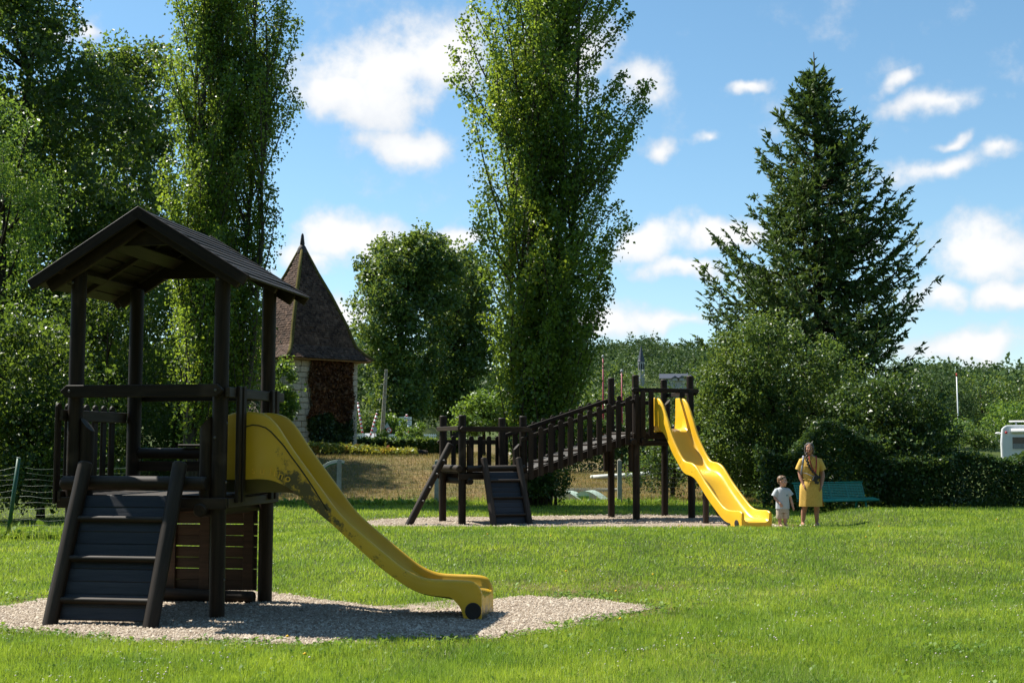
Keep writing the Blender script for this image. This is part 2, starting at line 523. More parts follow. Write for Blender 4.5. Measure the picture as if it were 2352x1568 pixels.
def on_gravel(x, y, grow=0.0, jit=.16):
    jx = (vnoise(x, y, .35, 11) - .5) * jit + (vnoise(x, y, .09, 15) - .5) * jit * .8
    jy = (vnoise(x, y, .35, 12) - .5) * jit + (vnoise(x, y, .09, 16) - .5) * jit * .8
    res = np.zeros(np.shape(x), bool)
    for poly in (FRONT, BACK):
        c = np.mean(poly, 0)
        k = 1.0 + grow
        res |= in_poly((x + jx - c[0]) / k + c[0], (y + jy - c[1]) / k + c[1], poly)
    return res


def worn(x, y):
    """trampled turf round the gravel beds and at the slide foot"""
    w = on_gravel(x, y, .22, .5) * .35 + on_gravel(x, y, .10, .4) * .45
    c = PG(1330, 1352)
    w = w + .8 * np.exp(-((x - c[0]) / 1.5) ** 2 - ((y - c[1]) / .55) ** 2)
    return np.clip(w, 0, 1) * (.4 + .9 * vnoise(x, y, .45, 71))


m, t, o = new_mat('lawn_soil_and_turf')
a = t.nodes.new('ShaderNodeAttribute'); a.attribute_name = 'rnd'
g1 = ramp(t, noise(t, 1.1, 4), [(.3, (.045, .068, .014)), (.7, (.085, .115, .024))])
g2 = ramp(t, noise(t, 14, 4), [(.3, (.5, .5, .5)), (.75, (1.3, 1.25, 1.1))])
gg = mixc(t, 1.0, g1, g2, 'MULTIPLY')
dr = ramp(t, noise(t, 2.4, 5, .7), [(.3, (.12, .115, .035)), (.5, (.20, .145, .062)), (.72, (.27, .175, .088))])
cgd = mixc(t, a.outputs['Fac'], gg, mixc(t, 1.0, dr, g2, 'MULTIPLY'))
principled(t, o, cgd, .9, .15, bump(t, noise(t, 30, 4), .6, .03))
me = np_mesh('lawn', np.stack([GX, GY, GZ], -1).reshape(-1, 3), quads, 4, np.clip(dryness(GX, GY) + .85 * worn(GX, GY), 0, 1).ravel(), True)
tag(obj('lawn', me, m), 'mown green lawn of the playground', None, None, 'structure')


m, t, o = new_mat('gravel_bed')
v = t.nodes.new('ShaderNodeTexVoronoi'); v.inputs['Scale'].default_value = 70
cx = t.nodes.new('ShaderNodeTexCoord'); t.links.new(cx.outputs['Object'], v.inputs['Vector'])
gc = ramp(t, v.outputs['Color'], [(.0, (.18, .14, .10)), (.5, (.33, .27, .21)), (1, (.48, .41, .34))])
gb = ramp(t, noise(t, 1.5, 3), [(.3, (.8, .78, .74)), (.7, (1.08, 1.06, 1.04))])
gc = mixc(t, 1.0, gc, gb, 'MULTIPLY')
principled(t, o, gc, .9, .2, bump(t, v.outputs['Distance'], .9, .012))
M_GRAVEL = m


def gravel_sheet(poly, label):
    pts = np.array(poly); n = 26
    c = pts.mean(0)
    dense = []
    for i in range(len(pts)):
        for s in np.linspace(0, 1, 6, endpoint=False):
            p = pts[i] * (1 - s) + pts[(i + 1) % len(pts)] * s
            p = p + (p - c) / np.linalg.norm(p - c) * (.12 + .12 * (vnoise(p[0], p[1], .4, 2) - .5))
            dense.append(p)
    dense = np.array(dense); k = len(dense); V = []; Fq = []
    for r in np.linspace(1, .02, n):
        q = c + (dense - c) * r
        z = H(q[:, 0], q[:, 1]) + .007 + .02 * vnoise(q[:, 0], q[:, 1], .5, 21) * min(1, (1 - r) * 6)
        V.append(np.column_stack([q, z]))
    V = np.concatenate(V)
    for j in range(n - 1):
        for i in range(k): Fq.append((j * k + i, j * k + (i + 1) % k, (j + 1) * k + (i + 1) % k, (j + 1) * k + i))
    me = np_mesh('gravel_bed', V, np.array(Fq), 4, None, True)
    return tag(obj('gravel_bed', me, M_GRAVEL), label, None, None, 'structure')


gravel_sheet(FRONT, 'beige gravel bed under the roofed playhouse')
gravel_sheet(BACK, 'beige gravel bed under the bridged climbing frame')

# loose pebbles on the beds, too many and too small to count
rng = np.random.default_rng(3)
def pebbles(poly, n, size, name, label):
    pts = np.array(poly); lo, hi = pts.min(0) - .3, pts.max(0) + .3
    lo[0] = max(lo[0], -5.2)
    x = rng.uniform(lo[0], hi[0], n * 3); y = rng.uniform(lo[1], hi[1], n * 3)
    k = on_gravel(x, y, .015); x, y = x[k][:n], y[k][:n]; n = len(x)
    s = size * rng.lognormal(0, .35, n)
    base = np.array([(1, 0, -.15), (.25, .9, 0), (-.85, .5, -.1), (-.8, -.6, 0), (.3, -.95, -.1), (.1, 0, .75)])
    ang = rng.uniform(0, 6.28, n); ca, sa = np.cos(ang), np.sin(ang)
    B = base[None] * rng.uniform(.65, 1.25, (n, 6, 3)) * s[:, None, None]
    X = B[..., 0] * ca[:, None] - B[..., 1] * sa[:, None]; Yy = B[..., 0] * sa[:, None] + B[..., 1] * ca[:, None]
    V = np.stack([X + x[:, None], Yy + y[:, None], B[..., 2] + (H(x, y) + .012 + .02 * vnoise(x, y, .5, 21))[:, None]], -1).reshape(-1, 3)
    tri = np.array([(0, 1, 5), (1, 2, 5), (2, 3, 5), (3, 4, 5), (4, 0, 5)])
    loops = (tri[None] + 6 * np.arange(n)[:, None, None]).reshape(-1)
    me = np_mesh(name, V, loops, 3, np.repeat(rng.random(n), 6))
    return tag(obj(name, me, M_PEB), label, 'gravel', None, 'stuff')


m, t, o = new_mat('pebble')
a = t.nodes.new('ShaderNodeAttribute'); a.attribute_name = 'rnd'
principled(t, o, ramp(t, a.outputs['Fac'], G((.17, .12, .08), (.31, .245, .175), (.41, .335, .25), (.56, .49, .39))), .8, .25)
M_PEB = m
pebbles(FRONT, 36000, .0082, 'loose_gravel', 'loose beige pebbles of the front gravel bed')
pebbles(BACK, 8000, .014, 'loose_gravel', 'loose beige pebbles of the rear gravel bed')


# ------------------------------------------------------------------ grass
def blades(name, x, y, ht, wd, lean, mat, label, cat, att=None):
    n = len(x)
    z = H(x, y) + .002
    a = rng.uniform(0, 2 * np.pi, n); b = rng.uniform(0, 2 * np.pi, n)
    l = rng.random(n) ** 1.3 * lean
    bx, by = np.cos(a) * wd / 2, np.sin(a) * wd / 2
    tx, ty, tz = np.cos(b) * np.sin(l) * ht, np.sin(b) * np.sin(l) * ht, np.cos(l) * ht
    V = np.stack([np.stack([x - bx, y - by, z], -1), np.stack([x + bx, y + by, z], -1), np.stack([x + tx, y + ty, z + tz], -1)], 1).reshape(-1, 3)
    if att is None: att = rng.random(n)
    me = np_mesh(name, V, np.arange(3 * n), 3, np.repeat(att, 3))
    return tag(obj(name, me, mat), label, cat, None, 'stuff')


n = 580000
u = rng.random(n); p_ = -.55
Yg = (7.2 ** p_ + u * (37.5 ** p_ - 7.2 ** p_)) ** (1 / p_)
Xg = rng.uniform(-1, 1, n) * (.425 * Yg + 1.2)
keep = ~on_gravel(Xg, Yg, .0, .42) | (~on_gravel(Xg, Yg, -.09, .6) & (rng.random(n) < .22) & (vnoise(Xg, Yg, .22, 36) > .5))
rim = on_gravel(Xg, Yg, .10, .35)
keep &= ~((dryness(Xg, Yg) > .3) & (rng.random(n) < .75))
keep &= ~((Xg < -6.2) & (Yg > 24.5) & (rng.random(n) < .8))
keep &= ~(rng.random(len(Xg)) < .55 * worn(Xg, Yg))
Xg, Yg, rim = Xg[keep], Yg[keep], rim[keep]
n = len(Xg)
pt = vnoise(Xg, Yg, 1.3, 31); pt2 = vnoise(Xg, Yg, .35, 32); pt3 = vnoise(Xg, Yg, .16, 33)
ht = .82 * (.030 + .028 * pt2 + .034 * rng.random(n) ** 3 + .02 * pt3) * (1 + .35 * sm(12.2, 10.9, Yg) * (Xg < 3))
ht *= np.where(rim, .55, 1.0) * (1 + 1.2 * sm(34, 36, Yg) * rng.random(n))
ht *= 1 + .25 * sm(18, 33, Yg)
wd = (.0039 + .0028 * rng.random(n)) * np.maximum(1, (Yg / 9.0) ** 1.05)
att = np.clip(.0 + .55 * rng.random(n) + .50 * (pt - .35) + .55 * (pt2 - .5) + .40 * (pt3 - .5), 0, .80)
dry = rng.random(n) < (.02 + .06 * (vnoise(Xg, Yg, 2.5, 35) > .60) + .16 * (vnoise(Xg, Yg, .8, 37) > .74) + .12 * rim)
wn = worn(Xg, Yg)
att = np.where(dry | (rng.random(n) < .35 * wn), rng.uniform(.82, 1, n), att)
ht = ht * (1 - .45 * wn)
blades('lawn_grass', Xg, Yg, ht, wd, 1.2, M_GRASS, 'short green grass of the sunny lawn', 'grass', att)

n = 105000
Xb = rng.uniform(-11, 9, n); Yb = rng.uniform(35, 56, n) ; k = dryness(Xb, Yb) > .25
Xb, Yb = Xb[k], Yb[k]; n = len(Xb)
blades('bank_grass', Xb, Yb, .05 + .11 * rng.random(n) ** 2, .012 + .014 * rng.random(n), 1.4, M_DRY, 'dry brown grass on the bank behind the wire fence', 'grass', np.clip(rng.random(n) * .8 + .35 * (vnoise(Xb, Yb, .9, 7) - .4), 0, 1))


def rosettes(x, y, size, n_leaf, tilt, s_var=.35):
    """ground-hugging broad leaves (clover, plantain, dandelion) round each centre"""
    n = len(x)
    X = np.repeat(x, n_leaf); Yv = np.repeat(y, n_leaf); S = np.repeat(size, n_leaf) * rng.lognormal(0, s_var, n * n_leaf)
    a = rng.uniform(0, 6.28, n * n_leaf); e = rng.uniform(tilt[0], tilt[1], n * n_leaf)
    d = np.stack([np.cos(a) * np.cos(e), np.sin(a) * np.cos(e), np.sin(e)], -1)
    sd_ = np.stack([-np.sin(a), np.cos(a), np.zeros_like(a)], -1)
    B = np.stack([X, Yv, H(X, Yv) + .004 + rng.random(len(X)) * S * .5], -1) + d * (S * .2)[:, None]
    w = (S * rng.uniform(.26, .42, len(S)))[:, None]
    tip = B + d * S[:, None]; tip[:, 2] -= S * .18
    mid = B + d * (S * .55)[:, None]
    V = np.stack([B, mid - sd_ * w, tip, mid + sd_ * w], 1).reshape(-1, 3)
    return V, n * n_leaf


M_WEED = leafmat('broad_weed_leaf', G((.05, .10, .016), (.085, .16, .022), (.12, .205, .03), (.17, .25, .05)), (.34, .5, .05), .36, .5, .25)
# broad-leaved weeds: thick round the gravel, thinner in the lawn
n = 60000
u = rng.random(n); Yw = (7.4 ** -.6 + u * (26 ** -.6 - 7.4 ** -.6)) ** (1 / -.6); Xw = rng.uniform(-1, 1, n) * (.42 * Yw + 1)
near_edge = on_gravel(Xw, Yw, .16, .5) & ~on_gravel(Xw, Yw, -.01, .4)
pw = np.where(near_edge, .95, .07 + .42 * (vnoise(Xw, Yw, .9, 41) > .6) * (vnoise(Xw, Yw, .28, 42) > .5))
k = (rng.random(n) < pw) & ~on_gravel(Xw, Yw, -.02, .3)
Xw, Yw = Xw[k], Yw[k]
V, q = rosettes(Xw, Yw, .020 + .020 * rng.random(len(Xw)) ** 2, 5, (.1, 1.1), .2)
me = np_mesh('lawn_weeds', V, np.arange(4 * q), 4, np.repeat(rng.random(q), 4))
tag(obj('lawn_weeds', me, M_WEED), 'low clover and broad-leaved weeds round the gravel', 'weeds', None, 'stuff')
# taller weeds along the wire fence and the netting
pts = [(-10.4 + 3.6 * rng.random(), 21.6 + .9 * rng.random()) for _ in range(620)] + [(rng.uniform(-6.5, -1.2), 34.6 + .8 * rng.random()) for _ in range(420)] + [(rng.uniform(1.2, 4.5), 34.7 + .6 * rng.random()) for _ in range(140)]
pts = np.array(pts)
V, q = rosettes(pts[:, 0], pts[:, 1],   .035 + .045 * rng.random(len(pts)), 14, (.3, 1.4))
me = np_mesh('fence_weeds', V, np.arange(4 * q), 4, np.repeat(rng.random(q), 4))
tag(obj('fence_weeds', me, M_WEED), 'tall weeds along the foot of the fences', 'weeds', None, 'stuff')
x = rng.uniform(-10.6, -6.6, 3500); y = rng.uniform(21.4, 22.8, 3500)
blades('tall_grass', np.concatenate([x, rng.uniform(-7, 4.6, 4200)]), np.concatenate([y, rng.uniform(34.3, 35.6, 4200)]), .1 + .22 * rng.random(7700) ** 2, .009 * np.ones(7700) + .008 * rng.random(7700), .6, M_GRASS, 'uncut tall grass along the fences', 'grass')


# small white clover heads and yellow dandelions
def heads(name, x, y, h, r, mat, label):
    n = len(x); z = H(x, y) + h
    b = np.array([(1, 0, 0), (0, 1, 0), (-1, 0, 0), (0, -1, 0), (0, 0, .8), (0, 0, -.6)])
    V = (b[None] * r[:, None, None] + np.stack([x, y, z], -1)[:, None]).reshape(-1, 3)
    tri = np.array([(0, 1, 4), (1, 2, 4), (2, 3, 4), (3, 0, 4), (1, 0, 5), (2, 1, 5), (3, 2, 5), (0, 3, 5)])
    me = np_mesh(name, V, (tri[None] + 6 * np.arange(n)[:, None, None]).reshape(-1), 3)
    return tag(obj(name, me, mat), label, 'flowers', None, 'stuff')


n = 1500
Yf = (7.6 ** -.7 + rng.random(n) * (20 ** -.7 - 7.6 ** -.7)) ** (1 / -.7); Xf = rng.uniform(-1, 1, n) * .42 * Yf
k = ~on_gravel(Xf, Yf, .01) & (vnoise(Xf, Yf, 1.1, 51) > .55); Xf, Yf = Xf[k], Yf[k]
heads('clover_flowers', Xf, Yf, .035 + .03 * rng.random(len(Xf)), .006 + .004 * rng.random(len(Xf)), simple('clover_white', (.62, .55, .50), .8), 'tiny white clover heads in the lawn')
dl = np.array([tuple(PG(*p)[:2]) for p in [(1425, 1436), (1415, 1370), (1120, 1268), (1265, 1273), (1870, 1215), (1560, 1240), (1990, 1275), (1700, 1320), (1300, 1330), (2290, 1230), (2020, 1250), (660, 1478), (1500, 1335), (700, 1520)]])
heads('dandelion_flowers', dl[:, 0], dl[:, 1], np.full(len(dl), .06), np.full(len(dl), .016), simple('dandelion_yellow', (.75, .45, .01), .7), 'few yellow dandelion flowers in the lawn')

def text_mesh(name, body, size, depth, mat, parent, loc, rot, sx=1.0):
    c = bpy.data.curves.new(name, 'FONT'); c.body = body; c.size = size; c.extrude = depth; c.align_x = 'CENTER'; c.resolution_u = 3
    o_ = bpy.data.objects.new(name, c)
    me = bpy.data.meshes.new_from_object(o_)
    bpy.data.objects.remove(o_); bpy.data.curves.remove(c)
    me.materials.clear()
    return obj(name, me, mat, parent, loc, rot, (sx, 1, 1))


M_DECK = wood('grey_worn_deck', (.045, .042, .038), (.12, .112, .10), .7, .3, 1)
M_WOODB = wood('brown_post', (.022, .012, .008), (.07, .038, .022), .5, .4, 2)
# ------------------------------------------------------------------ shared bits of the two climbing frames
def hit(px, py, org, ang, axis_, val):
    """local (along, z) of the point where the view ray meets a vertical plane of a thing:
    axis_ 'v': plane v = val, returns (u, z); axis_ 'u': plane u = val, returns (v, z)"""
    d = ray(px, py); c, s = math.cos(ang), math.sin(ang)
    ox, oy = -org[0], -org[1]
    lo = (ox * c + oy * s, -ox * s + oy * c)
    ld = (d[0] * c + d[1] * s, -d[0] * s + d[1] * c)
    k = 1 if axis_ == 'v' else 0
    tt = (val - lo[k]) / ld[k]
    return lo[1 - k] + ld[1 - k] * tt, CAM_H + d[2] * tt - org[2]


def end_board(name, L_, h, th, mat, parent, loc, rz=0.0, c=.5, tilt=0.0):
    """a handrail board with cut-off corners at its ends, centred, running along local x"""
    k = h * c
    poly = [(-L_ / 2 + k, -h / 2), (L_ / 2 - k, -h / 2), (L_ / 2, -h / 2 + k * .9), (L_ / 2, h / 2 - k * .9), (L_ / 2 - k, h / 2), (-L_ / 2 + k, h / 2), (-L_ / 2, h / 2 - k * .9), (-L_ / 2, -h / 2 + k * .9)]
    me = bevelled(MB().prism(poly, -th / 2, th / 2).mesh(name), .005)
    return obj(name, me, mat, parent, loc, (0, tilt, rz))


_pk = {}
def picket(w, h, th, mat, parent, loc, rz=0.0):
    """a paling with a rounded head; foot at loc"""
    key = (w, round(h, 2), th)
    if key not in _pk:
        poly = [(-w / 2, 0), (w / 2, 0), (w / 2, h - .03), (w * .36, h - .011), (w * .15, h), (-w * .15, h), (-w * .36, h - .011), (-w / 2, h - .03)]
        _pk[key] = bevelled(MB().prism(poly, -th / 2, th / 2).mesh('picket'), .004)
        _pk[key].materials.append(mat)
    return obj('picket', _pk[key], None, parent, loc, (0, 0, rz + _lr.normal(0, .012)))


def slant_log(parent, u, v, z0, z1, r, side):
    """short round upright with a slanted top beside an entrance"""
    seg = 14; rr = []
    for z in (z0, z0 + .3, z1 - .12):
        rr.append([(u + r * math.cos(2 * math.pi * k / seg), v + r * math.sin(2 * math.pi * k / seg), z) for k in range(seg)])
    rr.append([(u + r * math.cos(2 * math.pi * k / seg), v + r * math.sin(2 * math.pi * k / seg), z1 - .06 + side * .065 * math.cos(2 * math.pi * k / seg)) for k in range(seg)])
    me = auto_smooth(MB().rings(rr).mesh('entrance_upright'), 38)
    return obj('entrance_upright', me, M_WOOD, parent)


def climbing_ramp(parent, uL, uR, vtop, ztop, vbot, zbot, zfloor, rungs, r=.066, lean=0.0):
    ramp_ = bpy.data.objects.new('climbing_ramp', None); link(ramp_, parent)
    ramp_.empty_display_size = .1
    dirv = Vector((0, vbot - vtop, zbot - ztop))
    for uu in (uL, uR):
        log('stringer', (uu + lean, vbot, zbot), (uu, vtop, ztop), r, M_WOOD, ramp_)
    nrm = Vector((0, dirv.z, -dirv.y)).normalized()
    if nrm.y < 0: nrm = -nrm
    n = int((zfloor - .03) / .098)
    for i in range(n):
        z = .05 + (zfloor - .05) * (i + .5) / n
        f = (z - zbot) / (ztop - zbot)
        v_ = vbot + (vtop - vbot) * f + .045
        um = (uL + uR) / 2 + lean * (1 - f)
        tl = math.atan2(dirv.y, dirv.z)
        board('plank', uR - uL - r * 1.1, .026, (zfloor - .05) / n * 1.13 - .004, M_BLUE, ramp_, (um + _lr.normal(0, .003), v_ + _lr.normal(0, .002), z), (-tl + _lr.normal(0, .012), 0, _lr.normal(0, .003)))
    for z in rungs:
        f = (z - zbot) / (ztop - zbot); v_ = vbot + (vtop - vbot) * f + .012; um = lean * (1 - f)
        log('rung', (uL + r * .6 + um, v_ - .012, z), (uR - r * .6 + um, v_ - .012, z), .029, M_WOOD, ramp_, 10, .004)
    return ramp_


def plastic(name, dirt_lo, dirt_amt, tone=((.72, .40, .012), (.84, .50, .022))):
    m, t, o = new_mat(name)
    base = ramp(t, noise(t, 1.6, 3), [(.3, tone[0]), (.7, tone[1])])
    a = t.nodes.new('ShaderNodeAttribute'); a.attribute_name = 'rnd'
    d1 = noise(t, 10, 8, .75); d2 = noise(t, 3.2, 4, .6)
    s = t.nodes.new('ShaderNodeMath'); s.operation = 'MULTIPLY_ADD'
    t.links.new(a.outputs['Fac'], s.inputs[0]); s.inputs[1].default_value = .62
    ad = t.nodes.new('ShaderNodeMath'); ad.operation = 'MULTIPLY_ADD'; t.links.new(d2, ad.inputs[0]); ad.inputs[1].default_value = .35; t.links.new(d1, ad.inputs[2])
    t.links.new(ad.outputs[0], s.inputs[2])
    w = ramp(t, s.outputs[0], [(dirt_lo, (0, 0, 0)), (min(1, dirt_lo + .10), (1, 1, 1))])
    w = mixc(t, 1.0, w, (dirt_amt, dirt_amt, dirt_amt), 'MULTIPLY')
    wsep = t.nodes.new('ShaderNodeSeparateColor'); t.links.new(w, wsep.inputs[0])
    c = mixc(t, wsep.outputs[0], base, (.035, .034, .012))
    rg = ramp(t, noise(t, 9, 3), [(.3, (.30, .30, .30)), (.8, (.5, .5, .5))])
    rs = t.nodes.new('ShaderNodeSeparateColor'); t.links.new(rg, rs.inputs[0])
    principled(t, o, c, rs.outputs[0], .5, bump(t, noise(t, 40, 3), .05, .003))
    return m


M_YEL = plastic('yellow_slide_plastic', .83, .93, ((.58, .33, .010), (.70, .42, .018)))
M_YEL2 = plastic('yellow_slide_plastic_clean', .97, .8)
M_CAP = simple('black_rubber', (.012, .012, .012), .6)
M_RIM_DIRT = simple('slide_seam_dirt', (.03, .028, .012), .8)


def interp(pts, x):
    """Catmull-like smooth interpolation of a polyline given as (s, value)"""
    p = np.array(pts); return np.interp(x, p[:, 0], p[:, 1])


def smooth_arr(a, k=2):
    for _ in range(k):
        b = a.copy(); b[1:-1] = (a[:-2] + 2 * a[1:-1] + a[2:]) / 4; a = b
    return a


def slide_body(stations, y0, y1, dirt=None, foot=None):
    """moulded trough slide along x. stations: list of (x, z rim, z lower edge, z bed); y0 near side, y1 far side.
    returns vertices, faces and the dirt weight of each vertex"""
    V, F, A = [], [], []
    rim = .026
    sect = []
    for i, (x, zt, zl, zb) in enumerate(stations):
        zb = min(zb, zt - .05)
        zm = zb + (zt - zb) * .35
        near = [(y0, zl), (y0 - .004, zl + (zt - zl) * .5), (y0, zt - rim), (y0 + .006, zt - .008), (y0 + rim, zt), (y0 + 2 * rim - .008, zt - .006), (y0 + 2 * rim, zt - rim), (y0 + 2 * rim + .008, zm),
                (y0 + 2 * rim + .03, zb + .03), (y0 + 2 * rim + .075, zb)]
        far = [(y0 + y1 - y, z) for y, z in near][::-1]
        ub = min(zl, zb - .02)
        under = [(y1 - .035, zl + .004), (y1 - .06, ub - .012), (y0 + .06, ub - .012), (y0 + .035, zl + .004)]
        sect.append([(x, y, z) for y, z in near + far + under])
    n = len(sect[0])
    for j, s in enumerate(sect):
        for i, v in enumerate(s):
            V.append(v)
            A.append(dirt(v, i, n) if dirt else 0.0)
    for j in range(len(sect) - 1):
        for i in range(n):
            F.append((j * n + i, (j + 1) * n + i, (j + 1) * n + (i + 1) % n, j * n + (i + 1) % n))
    F.append(tuple(range(n))); F.append(tuple((len(sect) - 1) * n + i for i in range(n - 1, -1, -1)))
    return V, F, A


def slide_mesh(name, V, F, A):
    me = to_mesh(name, V, F)
    at = me.attributes.new('rnd', 'FLOAT', 'POINT'); at.data.foreach_set('value', np.array(A, dtype=np.float32))
    bm = bmesh.new(); bm.from_mesh(me)
    bmesh.ops.recalc_face_normals(bm, faces=bm.faces); bm.to_mesh(me); bm.free()
    return auto_smooth(me, 50)


# ------------------------------------------------------------------ roofed playhouse in front
ANG1 = -R(9.9)
_fr = PG(500, 1421)
ORG1 = (_fr.x - .01, _fr.y, 0.0)
WID, DEP = 1.42, 1.19
ph = thing('playhouse', 'dark wooden playhouse with gabled roof, climbing ramp and yellow slide', 'playhouse', ORG1, ANG1)
RP = .07
for uu, vv, top in ((0, 0, 3.17), (-WID, 0, 3.17), (0, DEP, 3.15), (-WID, DEP, 3.15)):
    log('post', (uu, vv, -.08), (uu + _lr.normal(0, .004), vv, top), RP, M_WOOD, ph, 16, .006)
FL = 1.10
# floor
for i in range(10):
    board('floor_plank', WID + .1, .112, .028, M_WOODX, ph, (-WID / 2, .02 + i * .1165 + .03, FL - .014), bev=.004)
board('floor_fascia', WID + .22, .03, .10, M_WOODX, ph, (-WID / 2, -.088, FL - .07))
board('floor_fascia', WID + .14, .03, .10, M_WOODX, ph, (-WID / 2, DEP + .088, FL - .07))
for uu in (-.13, -WID + .13, -WID / 2):
    log('joist', (uu, -.13, .965), (uu, DEP + .1, .965), .062, M_WOOD, ph)
# roof
UC, PI_ = -.725, math.atan(.614)
HALF, ZA = 1.07, 3.70
V0, V1 = -.235, 1.38
SL = HALF / math.cos(PI_)
nb = 11
for sgn in (-1, 1):
    for i in range(nb):
        dd = (i + .5) / nb * SL
        cu = UC + sgn * dd * math.cos(PI_); cz = ZA - dd * math.sin(PI_) - .006
        board('roof_board', SL / nb + .022, V1 - V0, .019, M_WOODY, ph, (cu + _lr.normal(0, .002), (V0 + V1) / 2 + _lr.normal(0, .006), cz + .004), (_lr.normal(0, .003), sgn * (PI_ - .10) , 0), .004)
    for vv, lab in ((V0 - .014, 'barge_board'), (V1 + .014, 'barge_board')):
        dd = SL / 2 - .002
        board(lab, SL + .012, .026, .105, M_WOODX, ph, (UC + sgn * (dd * math.cos(PI_) - .045 * math.sin(PI_)), vv, ZA - dd * math.sin(PI_) - .045 * math.cos(PI_) + .012), (0, sgn * PI_, 0))
    for vv in (-.105, DEP + .10):
        dd = SL / 2 - .05
        board('rafter', SL - .10, .05, .115, M_WOODX, ph, (UC + sgn * (dd * math.cos(PI_) - .095 * math.sin(PI_)), vv, ZA - dd * math.sin(PI_) - .095 * math.cos(PI_)), (0, sgn * PI_, 0))
    dd = SL / 2 + .08
    board('rafter', SL - .25, .05, .05, M_WOODX, ph, (UC + sgn * (dd * math.cos(PI_) - .05 * math.sin(PI_)), .62, ZA - dd * math.sin(PI_) - .05 * math.cos(PI_)), (0, sgn * PI_, 0))
    dd = .40
    board('roof_batten', .16, DEP + .15, .028, M_WOODY, ph, (UC + sgn * (dd * math.cos(PI_) - .115 * math.sin(PI_)), DEP / 2 + .01, ZA - dd * math.sin(PI_) - .105 * math.cos(PI_)), (0, sgn * PI_, 0))
    board('purlin', .09, V1 - V0 - .03, .05, M_WOODY, ph, (UC + sgn * (.94 * math.cos(PI_) - .05 * math.sin(PI_)), (V0 + V1) / 2, ZA - .94 * math.sin(PI_) - .05 * math.cos(PI_)), (0, sgn * PI_, 0))
MB().prism([(UC - .30, ZA - .31), (UC + .30, ZA - .31), (UC, ZA - .125)], -.052, -.027).build('gable_plate', M_WOODX, ph)
MB().prism([(UC - .52, ZA - .445), (UC + .52, ZA - .445), (UC, ZA - .125)], DEP + .05, DEP + .075).build('gable_plate', M_WOODX, ph)
# front: handrail, entrance uprights, threshold log
end_board('handrail', WID + .16, .113, .045, M_WOODX, ph, (-WID / 2 - .015, -.095, 2.045))
slant_log(ph, -WID + .125, -.0, FL - .03, 1.80, .062, -1)
slant_log(ph, -.125, 0, FL - .03, 1.82, .062, 1)
log('threshold_log', (-WID - .055, -.105, 1.205), (-.075, -.105, 1.205), .066, M_WOOD, ph)
climbing_ramp(ph, -WID + .20, -.30, -.17, 1.395, -.70, -.03, FL, (.90, .56, .215), lean=-.005)
# left side: rail with palings
board('side_rail', .036, DEP + .08, .105, M_WOODY, ph, (-WID - .088, DEP / 2 - .07, 1.83))
board('side_rail', .036, DEP + .08, .095, M_WOODY, ph, (-WID - .088, DEP / 2 - .07, 1.09))
for i in range(7):
    picket(.088, .92, .024, M_WOOD, ph, (-WID - .12, -.09 + i * .172, 1.02), math.pi / 2)
# back: rails, log barrier
end_board('handrail', WID + .16, .10, .04, M_WOODX, ph, (-WID / 2, DEP + .092, 2.05))
log('back_log', (-WID + .05, DEP, 1.475), (-.05, DEP, 1.475), .056, M_WOOD, ph)
board('back_board', WID - .1, .028, .10, M_WOODX, ph, (-WID / 2, DEP, 1.345))
board('back_board', WID * .62, .12, .024, M_WOODX, ph, (-WID * .33, DEP - .03, 1.552))
# right side: frame round the slide
board('side_rail', .042, DEP + .24, .092, M_WOODY, ph, (.094, DEP / 2 + .04, 2.03))
for vv in (.115, .225, .965, 1.085):
    board('side_upright', .034, .072, 1.06, M_WOOD, ph, (.132, vv, 1.56))
board('side_board', .036, .98, .10, M_WOODY, ph, (.094, .72, 1.145))
board('floor_fascia', .036, DEP + .1, .085, M_WOODY, ph, (.094, DEP / 2, 1.035))
# boarded wall under the floor at the back
pw = bpy.data.objects.new('lower_wall', None); pw.empty_display_size = .1; link(pw, ph)
for i in range(8):
    board('plank', WID - .2, .024, .1055, M_WOODR, pw, (-WID / 2, DEP + .035, .165 + i * .1095 + _lr.normal(0, .002)), (0, _lr.normal(0, .004), 0), .004)
for uu in (-1.0, -.64, -.18):
    board('batten', .105, .03, .86, M_WOODR, pw, (uu, DEP + .006, .56), bev=.004)
for vv, uu in ((.25, -.03), (.62, -.03)):
    pass
log('ground_log', (-1.22, DEP - .1, .085), (-.06, DEP - .13, .075), .062, M_WOOD, ph)
# bolts that show on the posts
bm_ = MB().ball((0, 0, 0), (.014, .008, .014), 8, 5).mesh('bolt'); bm_.materials.append(M_BOLT)
for (uu, vv, zz) in ((0, -.128, 2.045), (-WID, -.128, 2.045), (-WID + .2, -.235, 1.30), (-.30, -.235, 1.30), (-.02, -.07, 1.62), (.066, -.01, 1.75), (.066, -.01, 1.22), (.066, -.01, .35), (-WID, -.12, 3.05), (0, -.12, 3.05)):
    obj('bolt', bm_, None, ph, (uu, vv, zz))

